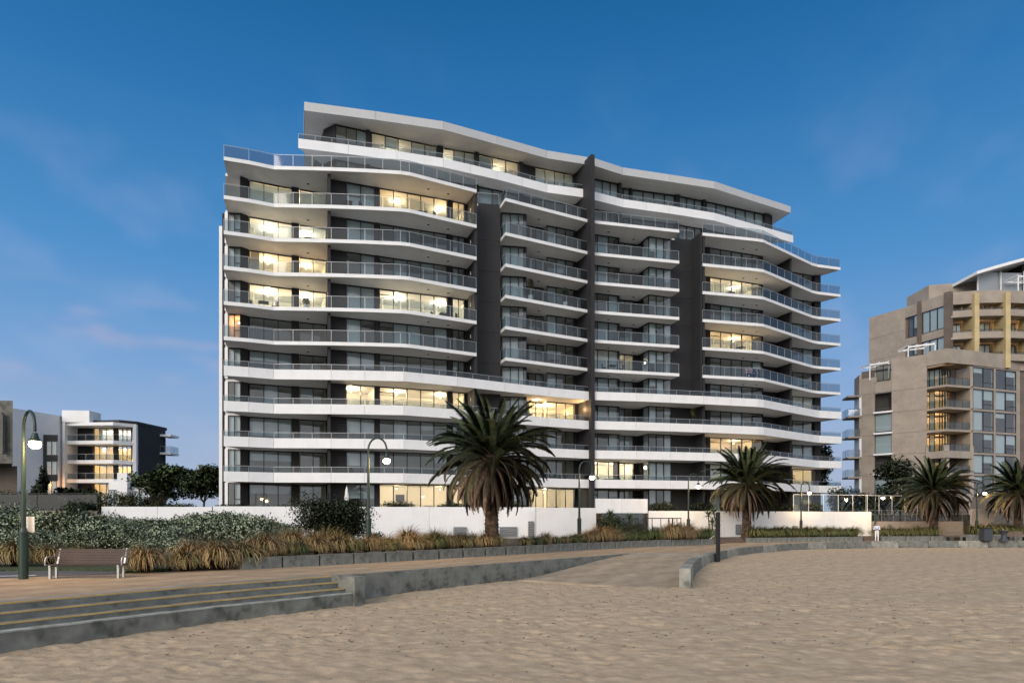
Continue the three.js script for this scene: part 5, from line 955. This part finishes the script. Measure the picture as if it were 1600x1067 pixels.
// ------------------------------------------------------------------ the person on the promenade
{
  const J = { hip: [0, 0.92, 0], chest: [0.0, 1.24, 0.02], neck: [0, 1.44, 0.03] };
  const bones = [[[0, 0.93, 0], [0, 1.1, 0.0], 0.135, 0.125], [[0, 1.1, 0], [0, 1.33, 0.02], 0.125, 0.15], [[-0.13, 1.37, 0.02], [0.13, 1.37, 0.02], 0.075, 0.075], [[0, 1.38, 0.03], [0, 1.48, 0.05], 0.055, 0.05],
    [[-0.085, 0.92, 0], [-0.1, 0.48, 0.02], 0.092, 0.062], [[-0.1, 0.48, 0.02], [-0.105, 0.09, -0.01], 0.06, 0.042], [[-0.105, 0.06, -0.03], [-0.115, 0.045, 0.14], 0.045, 0.035],
    [[0.085, 0.92, 0], [0.1, 0.48, 0.03], 0.092, 0.062], [[0.1, 0.48, 0.03], [0.105, 0.09, 0.0], 0.06, 0.042], [[0.105, 0.06, -0.02], [0.12, 0.045, 0.15], 0.045, 0.035],
    [[-0.19, 1.36, 0.02], [-0.24, 1.1, 0.02], 0.052, 0.044], [[-0.24, 1.1, 0.02], [-0.08, 1.08, 0.23], 0.042, 0.032], [[0.19, 1.36, 0.02], [0.24, 1.1, 0.02], 0.052, 0.044], [[0.24, 1.1, 0.02], [0.07, 1.1, 0.24], 0.042, 0.032]];
  const headB = [[[0, 1.55, 0.055], [0, 1.6, 0.05], 0.085, 0.092], [[0, 1.5, 0.1], [0, 1.53, 0.11], 0.05, 0.055], [[0, 1.545, 0.15], [0, 1.53, 0.165], 0.016, 0.018]];
  const hands = []; for (const s of [-1, 1]) { const w = [s * 0.065, 1.095, 0.25]; hands.push([w, [s * 0.035, 1.1, 0.31], 0.03, 0.028]); for (let f = 0; f < 4; f++) { const k = [s * 0.03, 1.125 - f * 0.019, 0.315]; hands.push([k, [s * 0.008, 1.127 - f * 0.019, 0.35 - (f === 3 ? 0.012 : 0)], 0.0095, 0.009], [[s * 0.008, 1.127 - f * 0.019, 0.35], [-s * 0.012, 1.127 - f * 0.019, 0.338], 0.009, 0.008]); } hands.push([[s * 0.05, 1.12, 0.27], [s * 0.02, 1.145, 0.3], 0.011, 0.009]); }
  const cap = (p, [a, b, r0, r1]) => { const bx = b[0] - a[0], by = b[1] - a[1], bz = b[2] - a[2], t = clamp(((p[0] - a[0]) * bx + (p[1] - a[1]) * by + (p[2] - a[2]) * bz) / (bx * bx + by * by + bz * bz), 0, 1); return Math.hypot(p[0] - a[0] - bx * t, p[1] - a[1] - by * t, p[2] - a[2] - bz * t) - lerp(r0, r1, t); };
  const meshed = (list, k, lo, size, res) => {
    const mc = new MarchingCubes(res, new THREE.MeshStandardMaterial(), false, false, 120000), st = size / res; mc.isolation = 0;
    for (let z = 0; z < res; z++) for (let y = 0; y < res; y++) for (let x = 0; x < res; x++) { const p = [lo[0] + x * st, lo[1] + y * st, lo[2] + z * st]; let d = 9; for (const c of list) { const q = cap(p, c), h = clamp(0.5 + 0.5 * (d - q) / k, 0, 1); d = lerp(d, q, h) - k * h * (1 - h); } mc.field[x + y * res + z * res * res] = -d; }
    mc.update(); const n = mc.count, g = new THREE.BufferGeometry(), pos = new Float32Array(n * 3), nor = new Float32Array(n * 3);
    for (let i = 0; i < n; i++) { for (let c = 0; c < 3; c++) { pos[i * 3 + c] = lo[c] + (mc.positionArray[i * 3 + c] + 1) / 2 * size; nor[i * 3 + c] = mc.normalArray[i * 3 + c]; } }
    g.setAttribute('position', new THREE.BufferAttribute(pos, 3)); g.setAttribute('normal', new THREE.BufferAttribute(nor, 3)); return g;
  };
  const body = meshed(bones, 0.035, [-0.85, -0.06, -0.8], 1.7, 110), head = meshed(headB, 0.02, [-0.16, 1.42, -0.1], 0.34, 60), hand = meshed(hands, 0.006, [-0.14, 1.0, 0.18], 0.28, 70);
  const g = mergeGeometries([body, head, hand]), p = g.attributes.position, col = new Float32Array(p.count * 3), nb = body.attributes.position.count;
  for (let i = 0; i < p.count; i++) { const y = p.getY(i), skin = i >= nb || y > 1.43 || (p.getZ(i) > 0.17 && y > 0.9 && y < 1.2), c = y < 0.085 ? [0.5, 0.48, 0.45] : skin ? [0.36, 0.21, 0.145] : y < 0.97 ? [0.72, 0.72, 0.74] : [0.62, 0.68, 0.80]; col.set(c, i * 3); }
  g.setAttribute('color', new THREE.BufferAttribute(col, 3));
  const who = thing('person', 'person in white trousers and pale blue top looking down at a phone', 'person', [31.75, 0.022, -59.35], -0.5); who.scale.setScalar(0.95);
  part('body', g, mat({ color: new THREE.Color(1, 1, 1), vertexColors: true, roughness: 0.85 }), who);
  part('hair', new THREE.SphereGeometry(0.104, 20, 16).scale(0.95, 1.02, 1.05).translate(0, 1.615, 0.022), mat({ color: new THREE.Color(0.10, 0.06, 0.035), roughness: 0.8 }), who);
  solo('phone', box(0.075, 0.012, 0.15), M.black, 'black phone held by the person in white', 'phone').position.set(31.6, 1.09, -59.09);
}
// ------------------------------------------------------------------ things on the balconies
{
  const set = thing('balcony_table', 'dark square balcony table', 'table');
  part('table_top', box(0.9, 0.04, 0.9, 0, 0.72, 0), M.charcoal, set); for (const x of [-0.38, 0.38]) for (const z of [-0.38, 0.38]) part('leg', box(0.04, 0.7, 0.04, x, 0.35, z), M.charcoal, set);
  const ch = thing('balcony_chair', 'dark balcony chair', 'chair');
  part('seat', box(0.48, 0.05, 0.48, 0, 0.43, 0), M.charcoal, ch); part('backrest', box(0.48, 0.42, 0.04, 0, 0.68, -0.23), M.charcoal, ch); for (const x of [-0.2, 0.2]) for (const z of [-0.2, 0.2]) part('leg', box(0.035, 0.42, 0.035, x, 0.21, z), M.frame, ch);
  const where = [[8, -18.9, 63.6, 'on the lit ninth floor end balcony'], [6, -22.8, 62.6, 'on the brightly lit seventh floor end balcony'], [9, -8.6, 65.0, 'on the top lit balcony by the core wall'], [6, -6.6, 66.2, 'on the seventh floor balcony by the core wall'], [8, 25.2, 78.6, 'on the lit ninth floor wing balcony'], [6, 26.4, 79.0, 'on the lit seventh floor wing balcony'], [3, -10.6, 64.6, 'on the lit fourth floor balcony'], [1, 10.6, 74.2, 'on the lit second floor balcony beside the fin'], [5, 11, 74.6, 'on the sixth floor balcony beside the fin'], [5, 4.4, 72.2, 'on the sixth floor balcony left of the fin'.replace('left of', 'next to')], [9, -15.2, 62.9, 'on the tenth floor balcony past the party wall'], [5, 36.6, 85.6, 'on the sixth floor end balcony by the sky']];
  where.forEach(([k, x, d, lab], i) => {
    const a = i ? dup(set, [0, 0, 0], 0, 1) : set, b = i ? dup(ch, [0, 0, 0], 0, 1) : ch, c = dup(ch, [0, 0, 0], 0, 1), y = FL(k) + 0.002;
    a.position.set(x, y, -d); a.rotation.y = 0.35; a.userData = { label: `dark square balcony table ${lab}`, category: 'table', group: 'balcony tables' };
    b.position.set(x - 0.95, y, -d + 0.25); b.rotation.y = 1.9; c.position.set(x + 0.95, y, -d - 0.3); c.rotation.y = -1.2;
    b.userData = { label: `dark rail side chair ${lab}`, category: 'chair', group: 'balcony chairs' }; c.userData = { label: `dark window side chair ${lab}`, category: 'chair', group: 'balcony chairs' };
  });
  const pot = (k, x, d, h, lab, cols, seed) => { const t = thing('potted_tree', lab, 'plant', [x, FL(k) + 0.003, -d]); part('pot', cyl(0.2, 0.28, 0.55, 0, 0, 0, 16), M.pot, t); const r = mulberry(seed); part('stem', limb([0, 0.5, 0], [0.05, h * 0.7, 0], 0.03, 0.015, r), M.bark, t); part('foliage', leafGeo(r, [[0, h * 0.78, 0, 0.36, h * 0.24, 0.36], [0.1, h * 0.6, 0.1, 0.28, h * 0.15, 0.28]], 420, 0.13, cols, {}), M.leaf, t); };
  pot(7, 1.9, 69.6, 2.3, 'loose leaved potted tree on the eighth floor balcony by the core', RUST, 801); pot(7, 5.6, 71.7, 2.1, 'dense potted tree on the eighth floor balcony beside the fin', DARKG, 802);
  pot(3, 20.0, 75.4, 2.4, 'tall spindly potted plant on the fourth floor balcony by the wing', OLIVE, 803); pot(6, -19.0, 63.0, 1.3, 'spiky potted plant on the seventh floor end balcony', GREEN, 804);
  pot(1, -14.9, 62.8, 1.1, 'small potted plant on the second floor balcony past the party wall', GREEN, 805);
}
{ // flag hung behind the glass of one balcony
  const c = document.createElement('canvas'); c.width = 256; c.height = 160; const x = c.getContext('2d');
  x.fillStyle = '#10245c'; x.fillRect(0, 0, 256, 160); x.save(); x.beginPath(); x.rect(0, 0, 128, 80); x.clip();
  x.strokeStyle = '#e8e8ec'; x.lineWidth = 16; x.beginPath(); x.moveTo(0, 0); x.lineTo(128, 80); x.moveTo(128, 0); x.lineTo(0, 80); x.stroke(); x.lineWidth = 26; x.beginPath(); x.moveTo(64, 0); x.lineTo(64, 80); x.moveTo(0, 40); x.lineTo(128, 40); x.stroke();
  x.strokeStyle = '#b02030'; x.lineWidth = 15; x.beginPath(); x.moveTo(64, 0); x.lineTo(64, 80); x.moveTo(0, 40); x.lineTo(128, 40); x.stroke(); x.lineWidth = 5; x.beginPath(); x.moveTo(0, 0); x.lineTo(128, 80); x.moveTo(128, 0); x.lineTo(0, 80); x.stroke(); x.restore();
  x.fillStyle = '#f2f2f5'; const star = (cx, cy, R) => { x.beginPath(); for (let i = 0; i < 14; i++) { const a = -Math.PI / 2 + i * Math.PI / 7, q = i % 2 ? R * 0.45 : R; x.lineTo(cx + Math.cos(a) * q, cy + Math.sin(a) * q); } x.fill(); };
  star(64, 120, 22); star(192, 26, 11); star(192, 134, 11); star(162, 74, 11); star(222, 62, 11); star(206, 88, 7);
  const t = new THREE.CanvasTexture(c); t.colorSpace = THREE.SRGBColorSpace;
  const n = 14, g = new THREE.PlaneGeometry(1.9, 1.05, n, 4), p = g.attributes.position; for (let i = 0; i < p.count; i++) p.setZ(i, 0.025 * Math.sin(p.getX(i) * 9 + p.getY(i) * 2)); g.computeVertexNormals();
  const f = solo('flag', g, mat({ color: new THREE.Color(1, 1, 1), map: t, roughness: 0.85, side: THREE.DoubleSide }), 'dark blue flag with white stars hung behind the glass of a sixth floor balcony', 'flag');
  const q = at([21.25, 75.85], [28.7, 77.75], 0.84); f.position.set(q[0] - 0.08, FL(5) + 0.56, -q[1] - 0.32); f.rotation.y = Math.atan2(1.9, 7.45);
}
{ // closed parasol on the ground-floor terrace
  const p = thing('closed_parasol', 'closed grey parasol on the ground floor terrace', 'parasol', [-14.9, 2.47, -61.5]);
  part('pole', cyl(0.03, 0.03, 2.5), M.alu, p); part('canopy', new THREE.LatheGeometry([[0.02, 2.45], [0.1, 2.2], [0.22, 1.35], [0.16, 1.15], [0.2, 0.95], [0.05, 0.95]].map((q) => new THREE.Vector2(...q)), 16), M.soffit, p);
}
{ // twigs, leaves and weed scattered over the sand
  const r = mulberry(900), n = 900, geo = new THREE.CapsuleGeometry(0.008, 0.05, 2, 5).rotateZ(Math.PI / 2), m = mat({ color: new THREE.Color(0.06, 0.045, 0.03), roughness: 1 }), im = new THREE.InstancedMesh(geo, m, n), o = new THREE.Object3D();
  let k = 0; while (k < n) { const near = r() < 0.55, x = near ? rnd(-8, 12, r) : rnd(-9, 40, r), d = near ? rnd(14, 31, r) : rnd(8, 56, r); if (x < -11 + (d - 14) * 0.75) continue; if (x > 4 && d > 26 + (x - 6) * 1.4) continue; o.position.set(x, sandHeight(x, d) + 0.008, -d); o.rotation.set(0, r() * 6.28, rnd(-0.3, 0.3, r)); o.scale.set(rnd(0.4, 1.7, r), rnd(0.5, 1.3, r), rnd(0.5, 1.3, r)); o.updateMatrix(); im.setMatrixAt(k++, o.matrix); }
  im.name = 'beach_debris'; scene.add(tag(put(im), 'small dark twigs and weed scattered over the sand', 'debris', null, 'stuff'));
}
renderer.render(scene, camera);
